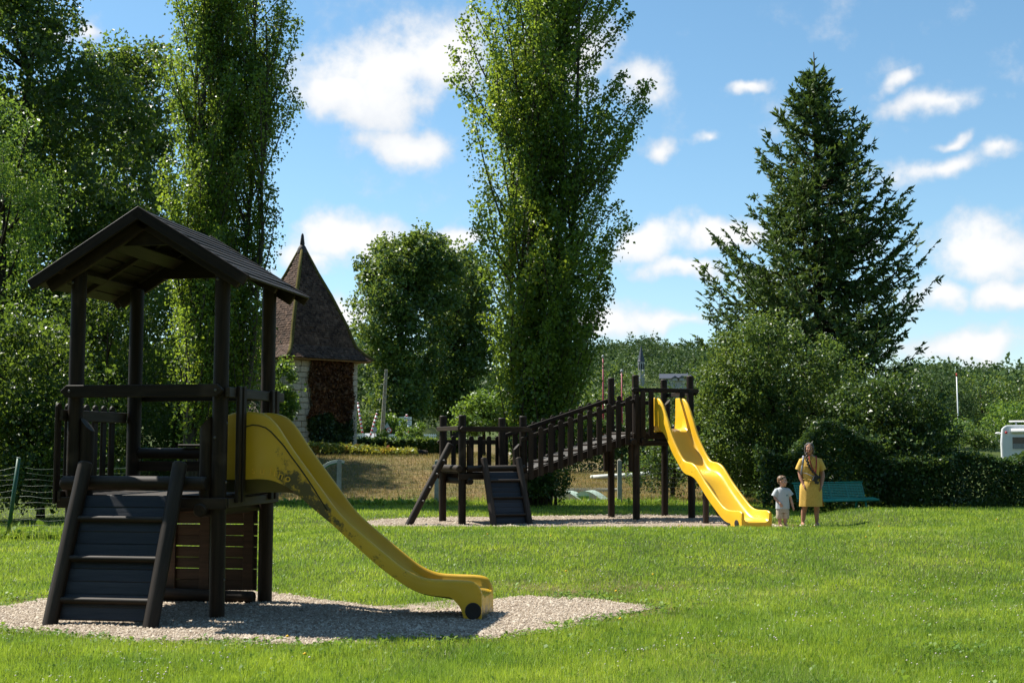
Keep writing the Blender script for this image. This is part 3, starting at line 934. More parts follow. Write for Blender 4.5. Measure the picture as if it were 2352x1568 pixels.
# slide of the playhouse
YN, YF = .285, .845
rim_px = [(516, 956), (530, 948), (552, 944.5), (574, 944), (595, 947), (613, 953), (628, 966), (640, 982), (653, 1003), (667, 1025), (686, 1052), (705, 1078), (726, 1107), (747, 1136), (762, 1158), (778, 1178), (800, 1200), (824, 1221), (850, 1243), (874, 1263), (898, 1283), (920, 1301), (938, 1313), (955, 1321), (972, 1327), (990, 1329.5), (1022, 1331), (1055, 1332), (1080, 1334), (1094, 1339), (1101, 1348), (1106, 1362)]
low_px = [(516, 1101), (561, 1101), (595, 1099), (624, 1102), (642, 1109), (659, 1117), (682, 1135), (705, 1155), (736, 1182), (767, 1207), (795, 1234), (824, 1260), (853, 1286), (882, 1310), (912, 1332), (940, 1350), (963, 1360), (986, 1366), (1012, 1369), (1036, 1371), (1050, 1385), (1059, 1398), (1066, 1420), (1069, 1440)]
rim1 = sorted(hit(x, y, ORG1, ANG1, 'v', YN) for x, y in rim_px)
low1 = sorted(hit(x, y, ORG1, ANG1, 'v', YN) for x, y in low_px)
us = np.concatenate([np.linspace(rim1[0][0], .35, 14), np.linspace(.38, 2.0, 46), np.linspace(2.03, rim1[-1][0], 22)])
zr = smooth_arr(interp(rim1, us), 1)
zl = smooth_arr(interp(low1, us), 1); zl = np.where(us > low1[-1][0], -.02, np.maximum(zl, -.02))
lowmin = interp([p for p in low1 if p[0] < 2.02] + [(2.6, .20)], us)
zb = np.where(us < .1, 1.15, lowmin + .015)
zb = smooth_arr(np.minimum(zb, 1.15), 2)
zb = np.where(us > 1.96, np.interp(us, [1.96, 2.12, 2.4], [zb[np.argmin(abs(us - 1.96))], .205, .19]), zb)


def dirt1(v, i, n):
    x, y, z = v
    if i <= 2:   # outer face of the near side
        s = sm(.32, .52, x) * (1 - sm(.95, 1.35, x)) * (1.0 if i < 2 else .25)
        low = sm(.95, 1.2, x) * (1 - sm(1.75, 2.0, x)) * (.45 if i == 0 else .12)
        return float(max(s, low) * .42)
    if i >= n - 4: return .75
    return .0


V, F, A = slide_body(list(zip(us, zr, zl, zb)), YN, YF, dirt1)
sl1 = obj('slide', slide_mesh('slide', V, F, A), M_YEL, ph)
tag(sl1, 'weathered yellow plastic slide with dark algae stains on its flank')
# raised border of the arched side panel
seam = [hit(x, y, ORG1, ANG1, 'v', YN - .006) for x, y in [(556, 985), (566, 979), (580, 975.5), (595, 977), (610, 982), (622, 991), (636, 1006), (652, 1024), (668, 1047), (686, 1071), (705, 1098), (722, 1124), (738, 1150), (752, 1172)]]
MB().tube([(p[0], YN - .003, p[1]) for p in seam], .0065, 6).build('panel_seam', M_RIM_DIRT, sl1, True)
# end cap discs of the foot
cp = hit(1086.5, 1402.5, ORG1, ANG1, 'v', YN - .008)
for yy, s in ((YN, -1), (YF, 1)):
    d_ = MB().lathe([(.074, 0), (.074, .006), (.066, .012), (.05, .010), (.001, .009)], 24)
    me = auto_smooth(d_.mesh('end_cap'), 40)
    obj('end_cap', me, M_CAP, sl1, (cp[0], yy + s * .002, max(cp[1], .085)), (s * -math.pi / 2, 0, 0))
# moulded lettering on the flank
for ch, x, y, rot in (('s', 582, 1078, .02), ('u', 602, 1080, .06), ('l', 621, 1081, .12), ('i', 630, 1084, .17), ('n', 643, 1090, .26), ('o', 659, 1096.5, .36)):
    q = hit(x, y + 9, ORG1, ANG1, 'v', YN - .004)
    text_mesh('moulded_letter', ch, .105, .004, M_YEL2, sl1, (q[0], YN - .004, q[1]), (math.pi / 2, rot, 0))

# ------------------------------------------------------------------ bridged climbing frame behind
ANG2 = R(22.0)
_p2 = P(1061, 1202.6, 25.9)
ORG2 = (_p2.x, 25.9, 0.0)
cf = thing('play_structure', 'dark wooden climbing frame with sloping bridge and bright yellow slide', 'play structure', ORG2, ANG2)
UA = 3.93; UB = UA + 1.34; UW = 1.34
F1, F2 = 1.05, 1.88
PL = [(0, 0, 2.2), (UW, 0, 2.19), (0, DEP, 2.21), (UW, DEP, 2.18)]
PHI = [(UA, 0, 3.09), (UB, 0, 3.10), (UA, DEP, 3.09), (UB, DEP, 3.08)]
for uu, vv, top in PL + PHI:
    log('post', (uu, vv, -.1), (uu + _lr.normal(0, .01), vv, top), .078, M_WOOD, cf, 14, .006)
# low deck
for i in range(8):
    board('floor_plank', UW + .1, .145, .03, M_WOODX, cf, (UW / 2, .05 + i * .152, F1 - .015), bev=.004)
    board('floor_plank', UW + .1, .145, .03, M_WOODX, cf, (UA + UW / 2, .05 + i * .152, F2 - .015), bev=.004)
for u0, fz in ((0, F1), (UA, F2)):
    for vv in (-.09, DEP + .09):
        board('floor_beam', UW + .22, .045, .12, M_WOODX, cf, (u0 + UW / 2, vv, fz - .09))
    for uu in (.13, UW - .13):
        log('joist', (u0 + uu, -.16, fz - .19), (u0 + uu, DEP + .16, fz - .19), .065, M_WOOD, cf)
log('joist', (UA - .15, -.2, F2 - .22), (UA - .15, DEP + .2, F2 - .22), .07, M_WOOD, cf)
log('cross_log', (UA + .04, -.02, F2 - .24), (UB - .04, -.02, F2 - .24), .06, M_WOOD, cf)
# low tower rails
end_board('handrail', UW + .22, .105, .05, M_WOODX, cf, (UW / 2 + .02, -.105, 1.915))
board('side_rail', .04, DEP + .15, .09, M_WOODY, cf, (-.1, DEP / 2, 1.93))
end_board('handrail', UW + .2, .10, .045, M_WOODX, cf, (UW / 2, DEP + .1, 1.66))
for i in range(7):
    picket(.105, .86, .026, M_WOOD, cf, (.06 + i * .2, DEP + .07, .93))
slant_log(cf, .16, 0, F1 - .05, 1.62, .062, -1); slant_log(cf, UW - .16, 0, F1 - .05, 1.62, .062, 1)
log('threshold_log', (.06, -.12, F1 + .075), (UW - .02, -.12, F1 + .075), .066, M_WOOD, cf)
log('threshold_log', (-.11, -.16, F1 + .07), (-.11, DEP + .22, F1 + .07), .07, M_WOOD, cf)
climbing_ramp(cf, .40, 1.16, -.17, 1.33, -.72, -.05, F1, (.88, .545, .21), lean=.02)
# leaning log with foot pegs on the left
lt, lb = Vector((-.14, .30, 1.62)), Vector((-1.05, .30, -.06))
lg = log('climbing_log', lb, lt, .075, M_WOOD, cf)
for f in (.32, .48, .64, .80):
    p = lb.lerp(lt, f)
    log('peg', p + Vector((0, -.16, .0)), p + Vector((0, .16, .0)), .018, M_BOLT, cf, 8, 0)
# sloping bridge
br = bpy.data.objects.new('bridge', None); br.empty_display_size = .1; link(br, cf)
b0, b1 = Vector((UW + .02, 0, F1 - .02)), Vector((UA + .02, 0, F2 - .02))
Lb = (b1 - b0).length; ab = -math.atan2(b1.z - b0.z, b1.x - b0.x)
VB0, VB1 = .06, DEP - .06
for vv in (VB0 - .03, VB1 + .03):
    c = (b0 + b1) / 2
    board('stringer', Lb + .12, .05, .16, M_WOODX, br, (c.x, vv, c.z - .09), (0, ab, 0))
npl = 16
for i in range(npl):
    f = (i + .5) / npl; p = b0.lerp(b1, f)
    board('deck_plank', Lb / npl - .008, VB1 - VB0 + .02, .03, M_DECK, br, (p.x, DEP / 2, p.z + .005), (0, ab, 0), .004)
for i in range(7):
    f = (i + .55) / 7; p = b0.lerp(b1, f)
    log('foot_rung', (p.x, VB0 + .05, p.z + .035), (p.x, VB1 - .05, p.z + .035), .036, M_WOOD, br, 10, .004)
for vv, off, up in ((-.115, 0, .70), (DEP + .10, 0, .74)):
    a_, e_ = b0 + Vector((-.1, 0, up)), b1 + Vector((.06, 0, up)); c = (a_ + e_) / 2
    board('handrail', (e_ - a_).length, .045, .085, M_WOODX, br, (c.x, vv + (.045 if vv < 0 else -.05), c.z), (0, ab, 0), .008)
    for i in range(12 if vv < 0 else 11):
        f = (i + .42) / 11.6; p = b0.lerp(b1, f)
        picket(.115, 1.0, .028, M_WOOD, br, (p.x, vv, p.z - .17))
# far hand log of the bridge, and low tower far rail
# high tower rails
end_board('handrail', UW + .30, .095, .05, M_WOODX, cf, (UA + UW / 2, -.105, 2.765))
for uu in (.10, .30, 1.06, 1.27):
    picket(.115, 1.0, .03, M_WOOD, cf, (UA + uu, -.145, F2 - .12))
board('side_rail', .045, DEP + .2, .09, M_WOODY, cf, (UB + .1, DEP / 2, 2.72))
end_board('handrail', UW + .2, .09, .045, M_WOODX, cf, (UA + UW / 2, DEP + .1, 2.55))
for i in range(4):
    picket(.11, .92, .026, M_WOOD, cf, (UA + .25 + i * .27, DEP + .075, F2 - .10))
slant_log(cf, UB - .02, DEP - .2, F2 - .05, 2.62, .062, 1)
for uu in (UA - .12, UA + .12):
    log('hanging_log', (uu if uu < UA else UA - .10, .02 if uu > UA else DEP, F2 - .85), (uu if uu < UA else UA - .10, .02 if uu > UA else DEP, F2 - .12), .06, M_WOOD, cf)
lt, lb = Vector((UB + .13, .62, 2.05)), Vector((UB + 1.12, .62, -.06))
log('climbing_log', lb, lt, .07, M_WOOD, cf)
log('threshold_log', (UB + .11, -.12, F2 + .08), (UB + .11, DEP + .16, F2 + .08), .068, M_WOOD, cf)

# slide of the climbing frame: runs out towards the lawn (local -v)
U0, U1 = UA + .375, UA + .375 + .66
rim_px = [(680, 318), (715, 318), (750, 322), (780, 370), (805, 440), (830, 520), (860, 635), (880, 690), (900, 738), (930, 803), (955, 850), (975, 880), (1000, 890), (1040, 897), (1068, 915), (1090, 940), (1130, 1010), (1165, 1070), (1200, 1120), (1240, 1178), (1280, 1232), (1320, 1285), (1350, 1310), (1380, 1321), (1410, 1324), (1450, 1325), (1480, 1330), (1494, 1345)]
rim2 = []
for zx, zy in rim_px:
    v_, z_ = hit(1320 + zx * .25625, 832 + zy * .25625, ORG2, ANG2, 'u', U0 + .03)
    rim2.append((-v_, z_))
rim2 = sorted(rim2)
rim2 = [(x - rim2[0][0] - .02, z) for x, z in rim2]
END2 = rim2[-1][0]
xs = np.concatenate([np.linspace(rim2[0][0], .6, 18), np.linspace(.63, END2 - .3, 50), np.linspace(END2 - .28, END2, 14)])
zr = smooth_arr(interp(rim2, xs), 1)
dep = np.interp(xs, [-.05, .15, .35, .7, 1.1, END2 - .6, END2 - .25, END2], [.70, .70, .62, .36, .21, .20, .20, .19])
zb = smooth_arr(zr - dep, 3)
zb = np.where(xs < .15, np.minimum(zb, F2 + .03), zb)
zl = np.maximum(zb - .05, -.03)
zl = np.where(xs < .35, np.maximum(zl, F2 + .12), zl); zl = smooth_arr(zl, 2)
zl = np.where(xs > END2 - .36, -.03, zl)
V, F, A = slide_body(list(zip(xs, zr, zl, zb)), U0, U1, lambda v, i, n: .28 if i in (0, 1, 2) else .0)
V = [(y, -x, z) for x, y, z in V]
sl2 = obj('slide', slide_mesh('slide', V, F, A), M_YEL2, cf)
tag(sl2, 'clean bright yellow wavy plastic slide')
for uu, s in ((U0, -1), (U1, 1)):
    d_ = MB().lathe([(.072, 0), (.072, .008), (.06, .014), (.001, .012)], 20)
    obj('end_cap', auto_smooth(d_.mesh('end_cap'), 40), M_CAP, sl2, (uu + s * .004, -(END2 - .17), .11), (0, s * math.pi / 2, 0))
log('slide_post', (U0 + .33, -1.68, -.1), (U0 + .33, -1.68, .80), .062, M_WOODB, cf)

# ------------------------------------------------------------------ foliage
def leaf_quads(Pn, S, rg, droop=.25, aspect=.62, fold=.18, flat=0.0):
    """one folded diamond leaf per point"""
    n = len(Pn)
    d = rg.normal(0, 1, (n, 3)); d[:, 2] -= droop * 1.5
    d /= np.linalg.norm(d, axis=1)[:, None]
    q = rg.normal(0, 1, (n, 3)); q[:, 2] += flat
    sd_ = np.cross(d, q); sd_ /= np.linalg.norm(sd_, axis=1)[:, None] + 1e-9
    nn = np.cross(sd_, d)
    S = S[:, None]
    mid = Pn + d * S * .45 + nn * S * fold * .5
    V = np.stack([Pn, mid - sd_ * S * aspect * .5 + nn * S * fold, Pn + d * S, mid + sd_ * S * aspect * .5 + nn * S * fold], 1)
    return V.reshape(-1, 3)


def crown(name, Pn, S, att, mat, parent, rg, **kw):
    V = leaf_quads(Pn, S, rg, **kw)
    me = np_mesh(name, V, np.arange(len(V)), 4, np.repeat(att, 4))
    return obj(name, me, mat, parent)


def clump_points(C, Rr, per, rg, shell=.45, squash=.8):
    """leaf positions in round clumps with centres C and radii Rr"""
    n = len(C)
    idx = np.repeat(np.arange(n), per)
    d = rg.normal(0, 1, (n * per, 3)); d /= np.linalg.norm(d, axis=1)[:, None]
    r = (shell + (1 - shell) * rg.random(n * per) ** .6) * rg.lognormal(0, .12, n * per)
    d[:, 2] *= squash
    return C[idx] + d * (Rr[idx] * r)[:, None], idx


def lobe_centres(lobes, n, rg, inner=.5):
    """clump centres spread over the outer part of several ellipsoids (centre, radii, weight)"""
    w = np.array([l[2] for l in lobes], float); w /= w.sum()
    k = rg.choice(len(lobes), n, p=w)
    d = rg.normal(0, 1, (n, 3)); d /= np.linalg.norm(d, axis=1)[:, None]
    r = inner + (1 - inner) * rg.random(n) ** .55
    c = np.array([tuple(l[0]) for l in lobes]); rad = np.array([tuple(l[1]) for l in lobes])
    return c[k] + d * rad[k] * r[:, None]


def broadleaf(name, label, base, lobes, n_cl, cl_r, per, leaf, mat, seed, trunk_r=.2, group=None, cat='tree', bark=None, limbs=9, droop=.25, stem='trunk', zmin=None, flat=0.0, inner=.5, aspect=.62):
    rg = np.random.default_rng(seed)
    base = Vector((base[0], base[1], Hs(base[0], base[1])))
    t_ = thing(name, label, cat, base, 0, group)
    C = lobe_centres(lobes, n_cl, rg, inner)
    if zmin is not None: C[:, 2] = np.maximum(C[:, 2], zmin + rg.random(n_cl) * .5)
    C = C - np.array(base)
    Rr = cl_r * rg.lognormal(0, .3, n_cl)
    Pn, idx = clump_points(C, Rr, per, rg)
    tone = rg.normal(0, .16, n_cl)
    att = np.clip(.45 + tone[idx] + rg.normal(0, .2, len(Pn)), 0, 1)
    S = leaf * rg.lognormal(0, .25, len(Pn))
    keep = Pn[:, 2] > .02
    crown('crown', Pn[keep], S[keep], att[keep], mat, t_, rg, droop=droop, flat=flat, aspect=aspect)
    top = C[:, 2].max()
    cz = C.mean(0)
    mb = MB()
    fork = Vector((cz[0] * .35, cz[1] * .35, max(.25, top * .32)))
    lean = Vector((rg.normal(0, .1), rg.normal(0, .1), 0)) * top * .08
    tip = Vector((cz[0], cz[1], top * .86))
    pts = [Vector((0, 0, -.1)), Vector((0, 0, .25)) , fork * .6 + lean * .5, fork + lean, fork.lerp(tip, .5) - lean, tip]
    mb.tube(pts, [trunk_r * k for k in (1.35, 1.0, .88, .75, .4, .08)], 10)
    for j in rg.choice(n_cl, min(limbs, n_cl), replace=False):
        e = Vector(C[j]); s = (fork + lean).lerp(tip, max(0, min(.7, (e.z - fork.z) / max(.1, tip.z - fork.z) - .25)))
        mid_ = s.lerp(e, .5) + Vector((0, 0, -.06 * (e - s).length))
        r0 = trunk_r * .38
        mb.tube([s, mid_, e], [r0, r0 * .55, r0 * .15], 6)
    mb.build(stem, bark or M_BARK_D, t_, True)
    return t_


def lob(px, py, Y, rx, ry, rz, w=1.0):
    """ellipsoid lobe: centre seen at frame point (px, py) at distance Y, radii in metres"""
    p = P(px, py, Y)
    return ((p.x, p.y, p.z), (rx, ry, rz), w)


def poplar(name, label, base, stems, n_br, per, leaf, seed, prof, group, zlow=.6, mat=None, thin=1.0):
    """columnar poplar: stems (dx, dy, top z, radius), steep branches, leaves along them.
    prof: (z, radius) pairs of the crown outline round the axis"""
    rg = np.random.default_rng(seed)
    b = Vector((base[0], base[1], Hs(*base)))
    t_ = thing(name, label, 'tree', b, 0, group)
    mb = MB(); Ps, At, Ss = [], [], []
    pz = np.array(prof)
    cxy = pz[:, 2:] if pz.shape[1] > 2 else np.zeros((len(pz), 2))
    ztop = pz[-1, 0]
    ax = lambda z: np.array([np.interp(z, pz[:, 0], cxy[:, 0]), 0.0])
    st = []
    for dx, dy, zt, r in stems:
        pts = [Vector((dx * .55, dy * .55, -.1))]
        for f in np.linspace(.08, 1, 9):
            a_ = ax(f * zt)
            pts.append(Vector((dx * (.5 + .5 * min(1, f * 2.2)) + a_[0] * f + rg.normal(0, .04), dy + rg.normal(0, .04), f * zt)))
        mb.tube(pts, list(np.linspace(r, .03, len(pts))), 9); st.append((pts, zt))
    for k in range(n_br):
        pts, zt = st[rg.choice(len(st))]
        f = rg.uniform(zlow / ztop, .93) ** .9
        i = f * (len(pts) - 1); j = min(int(i), len(pts) - 2)
        s = pts[j].lerp(pts[j + 1], i - j)
        zc = s.z
        Lb_ = rg.uniform(2.0, 4.6) * (1 - .35 * f)
        a = rg.uniform(0, 2 * math.pi)
        rad = np.interp(zc + Lb_ * .75, pz[:, 0], pz[:, 1]) * (rg.random() ** .6 * .85 + .22)
        e_ax = ax(min(zc + Lb_, ztop))
        e = Vector((e_ax[0] + math.cos(a) * rad, math.sin(a) * rad, min(zc + Lb_, ztop + .5)))
        if s.x * math.cos(a) < -.2 and rg.random() < .6: e.x = e.x * .5 + s.x * .5
        m_ = s.lerp(e, .45) + Vector((math.cos(a), math.sin(a), 0)) * .12 * rad
        n_s = 6
        cur = [s * (1 - q) ** 2 + m_ * 2 * q * (1 - q) + e * q * q for q in np.linspace(0, 1, n_s)]
        mb.tube(cur, list(np.linspace(.034, .008, n_s)), 4, False)
        nl = int(per * Lb_ / 2.7)
        q = .15 + .88 * rg.random(nl) ** .8
        cu = np.array([tuple(v) for v in cur])
        base_p = np.stack([np.interp(np.minimum(q, 1) * (n_s - 1), np.arange(n_s), cu[:, d_]) for d_ in range(3)], -1)
        spread = (.075 + .14 * np.sin(np.clip(q, 0, 1) * 2.9)) * thin * rg.uniform(.75, 1.25)
        off = np.clip(rg.normal(0, 1, (nl, 3)), -1.9, 1.9) * spread[:, None]; off[:, 2] = off[:, 2] * .7 + .08
        Ps.append(base_p + off); Ss.append(leaf * rg.lognormal(0, .22, nl))
        At.append(np.clip(.45 + rg.normal(0, .12) + rg.normal(0, .15, nl), 0, 1))
    mb.build('trunk', M_BARK, t_, True)
    crown('crown', np.concatenate(Ps), np.concatenate(Ss), np.concatenate(At), mat or M_POPLAR, t_, rg, droop=.5, aspect=.85, fold=.12)
    return t_


# --- tall poplar in the middle
poplar('poplar_tree', 'tall multi-stemmed poplar behind the sloping bridge', (.50, 34.3),
       [(-.15, 0, 20, .20), (.25, .2, 19, .13), (.6, -.1, 17, .11), (-.75, .3, 16, .08), (.9, .3, 15, .08), (-.4, -.3, 14, .07)], 250, 490, .084, 21,
       [(0, .45, .15), (1.5, 1.15, .3), (4, 1.6, .45), (6.5, 2.05, .5), (8.5, 2.4, .52), (10, 2.6, .52), (12.5, 2.6, .48), (15, 2.4, .5), (18, 1.7, .5), (21, .5, .5)], None, .5)
# --- pair of poplars on the left
poplar('poplar_tree', 'slender poplar with bare grey trunk seen through the playhouse', (-8.95, 36.0),
       [(0, 0, 20, .17), (.3, .3, 15, .07), (-.35, .1, 14, .06)], 130, 370, .08, 22,
       [(0, .5, 0), (2, .95, .05), (5, 1.3, .1), (8, 1.35, .15), (11, 1.3, .15), (14, 1.35, .2), (17, 1.2, .2), (20.5, .4, .2)], 'poplars on the left', 1.2)
poplar('poplar_tree', 'broad poplar left of the tiled tower', (-8.25, 37.0),
       [(-.3, 0, 20, .17), (.5, .2, 18, .10), (.9, -.2, 14, .07), (-.7, .2, 13, .06)], 165, 390, .08, 23,
       [(0, .6, 0), (2, .95, .1), (5, 1.05, .0), (7, 1.1, .0), (8.2, 1.45, .1), (9.5, 1.85, .15), (11, 1.85, .2), (13, 1.85, .2), (16, 1.5, .15), (20.5, .5, .1)], 'poplars on the left', .8)

# --- left wood
broadleaf('woodland_tree', 'tall dark broadleaf tree at the upper left edge', (-19.0, 46.5), [lob(60, 250, 46, 3.3, 3, 4.2, 1.2), lob(190, 380, 46, 2.6, 2.6, 4.2, 1), lob(-60, 100, 47, 4, 3, 5, 1.3), lob(120, 620, 46, 3.5, 2.5, 3, 1), lob(40, -60, 47, 2.0, 2.5, 2.2, .7), lob(250, 640, 47, 2.0, 2, 3, .6)], 640, .72, 70, .175, M_WOOD_LEAF, 31, .36, 'trees of the left wood')
broadleaf('woodland_tree', 'broadleaf tree with a rounded top between the dark tree and the poplars', (-20.5, 70), [lob(335, 250, 70, 2.4, 2.8, 3.7, 1), lob(290, 420, 70, 2.9, 2.8, 4.3, 1), lob(330, 600, 69, 2.9, 2.8, 5.5, 1.1), lob(250, 160, 70, 1.7, 2, 1.9, .4)], 330, .85, 66, .22, M_WOOD_LEAF, 32, .26, 'trees of the left wood')
broadleaf('ash_tree', 'light green ash tree at the left edge below the dark tree', (-15.4, 38.5), [lob(0, 330, 38.5, 1.1, 1.3, 1.9, 1), lob(40, 480, 38.5, 1.2, 1.4, 1.7, 1), lob(-60, 520, 39, 2.0, 1.6, 3.5, 1.2), lob(100, 470, 38.5, .75, 1, .9, .5), lob(20, 700, 39, 1.6, 1.4, 2.2, .8)], 170, .5, 62, .125, M_ASH, 33, .18, None, droop=.5, aspect=.4)
for k, (px_, py_, Yq, rx, ry, rz, nc, lb_) in enumerate([
        (-60, 930, 29.0, 1.9, 1.3, 2.2, 150, 'dark leafy thicket behind the green netting, cut by the left edge'),
        (95, 920, 30.0, 1.5, 1.2, 2.4, 170, 'dark leafy thicket left of the playhouse posts'),
        (240, 850, 40.0, 1.8, 1.3, 3.2, 150, 'leafy shrub seen between the two left posts of the playhouse'),
        (400, 850, 41.5, 1.8, 1.4, 3.3, 150, 'sunlit hazel-like shrub seen in the middle of the playhouse'),
        (535, 890, 42.5, 1.35, 1.4, 2.6, 110, 'leafy shrub seen behind the right posts of the playhouse')]):
    p = P(px_, 1120, Yq)
    broadleaf('leafy_shrub', lb_, (p.x, Yq), [lob(px_, py_, Yq, rx, ry, rz), lob(px_ + 20, 1040, Yq - .5, rx * .9, 1, 1.3, .6)], nc, .52, 78, .102, M_WOOD_LEAF, 40 + k, .09, 'shrubs of the left wood', 'shrub', droop=.3, stem='stems', zmin=.3)
rg = np.random.default_rng(77)
C = np.column_stack([rg.uniform(-42, -8, 1500), rg.uniform(52, 62, 1500), rg.random(1500) ** .8 * 15.5])
C[:, 0] = np.where((C[:, 2] > 6) & (C[:, 0] > -14), C[:, 0] - 8, C[:, 0])
k = (C[:, 2] > 4.5) & (C[:, 0] > -19); C[k, 2] *= .3
C[:, 2] += H(C[:, 0], C[:, 1])
C = np.concatenate([C, np.column_stack([rg.uniform(-34, -17.5, 420), rg.uniform(43.5, 52, 420), rg.uniform(3, 13.5, 420)])])
Pn, idx = clump_points(C, np.full(len(C), 1.0), 22, rg)
woods = crown('woodland', Pn, .30 * rg.lognormal(0, .25, len(Pn)), np.clip(.35 + rg.normal(0, .2, len(Pn)), 0, 1), M_WOOD_LEAF, None, rg)
tag(woods, 'dense dark wood closing the view behind the left trees', 'wood', None, 'stuff')

# --- plane trees in the middle distance, maple, saplings
KP = 1.40
def lobp(px, py, Y, rx, ry, rz, w=1.0): return lob(px, py, Y * KP, rx * KP, ry * KP, rz * KP, w)
broadleaf('plane_tree', 'large rounded plane tree right of the tiled tower', (P(905, 1000, 90 * KP).x, 90 * KP), [lobp(905, 640, 90, 2.6, 3, 3.4, 1), lobp(930, 780, 90, 2.9, 3, 3.6, 1.1), lobp(965, 590, 91, 2.6, 2.6, 1.8, .7), lobp(885, 720, 89, 2.2, 2.5, 3.6, .8), lobp(930, 900, 90, 2.3, 2.2, 1.8, .7), lobp(1000, 640, 91, 1.8, 2.5, 2.6, .7)], 480, .78 * KP, 66, .37, M_PLANE, 51, .5, 'plane trees beyond the bank')
broadleaf('plane_tree', 'darker plane tree half hidden behind the tall poplar', (P(1045, 1000, 97 * KP).x, 97 * KP), [lobp(1050, 680, 97, 2.6, 3, 4.0, 1), lobp(1040, 850, 97, 2.9, 3, 4.0, 1), lobp(1090, 760, 98, 2.2, 2.5, 3.6, .7), lobp(1000, 880, 96, 2.2, 2.2, 2.6, .7)], 360, .85 * KP, 62, .40, M_PLANE, 52, .5, 'plane trees beyond the bank')
broadleaf('maple_tree', 'small round maple beyond the low tower', (P(1110, 1020, 50).x, 50), [lob(1105, 945, 50, 1.0, 1, .85, 1), lob(1080, 965, 50, .8, .9, .7, .6), lob(1150, 950, 50.5, .7, .8, .8, .5)], 90, .28, 60, .11, M_ASH, 53, .09)
for px_, py_, hh, Yq, lb_ in ((922, 985, .75, 66, 'young sapling in front of the white place-name signs'), (946, 1000, .4, 64, 'smallest sapling right of the place-name signs'), (876, 1001, .35, 62, 'weedy shrub at the foot of the concrete pole'), (966, 990, .6, 64, 'bushy sapling left of the low tower')):
    broadleaf('sapling', lb_, (P(px_, 1010, Yq).x, Yq), [lob(px_, py_, Yq, .26, .28, hh * .8)], 24, .13, 40, .085, M_ASH, 60 + int(px_), .03, 'saplings along the bank', 'sapling', droop=.1)

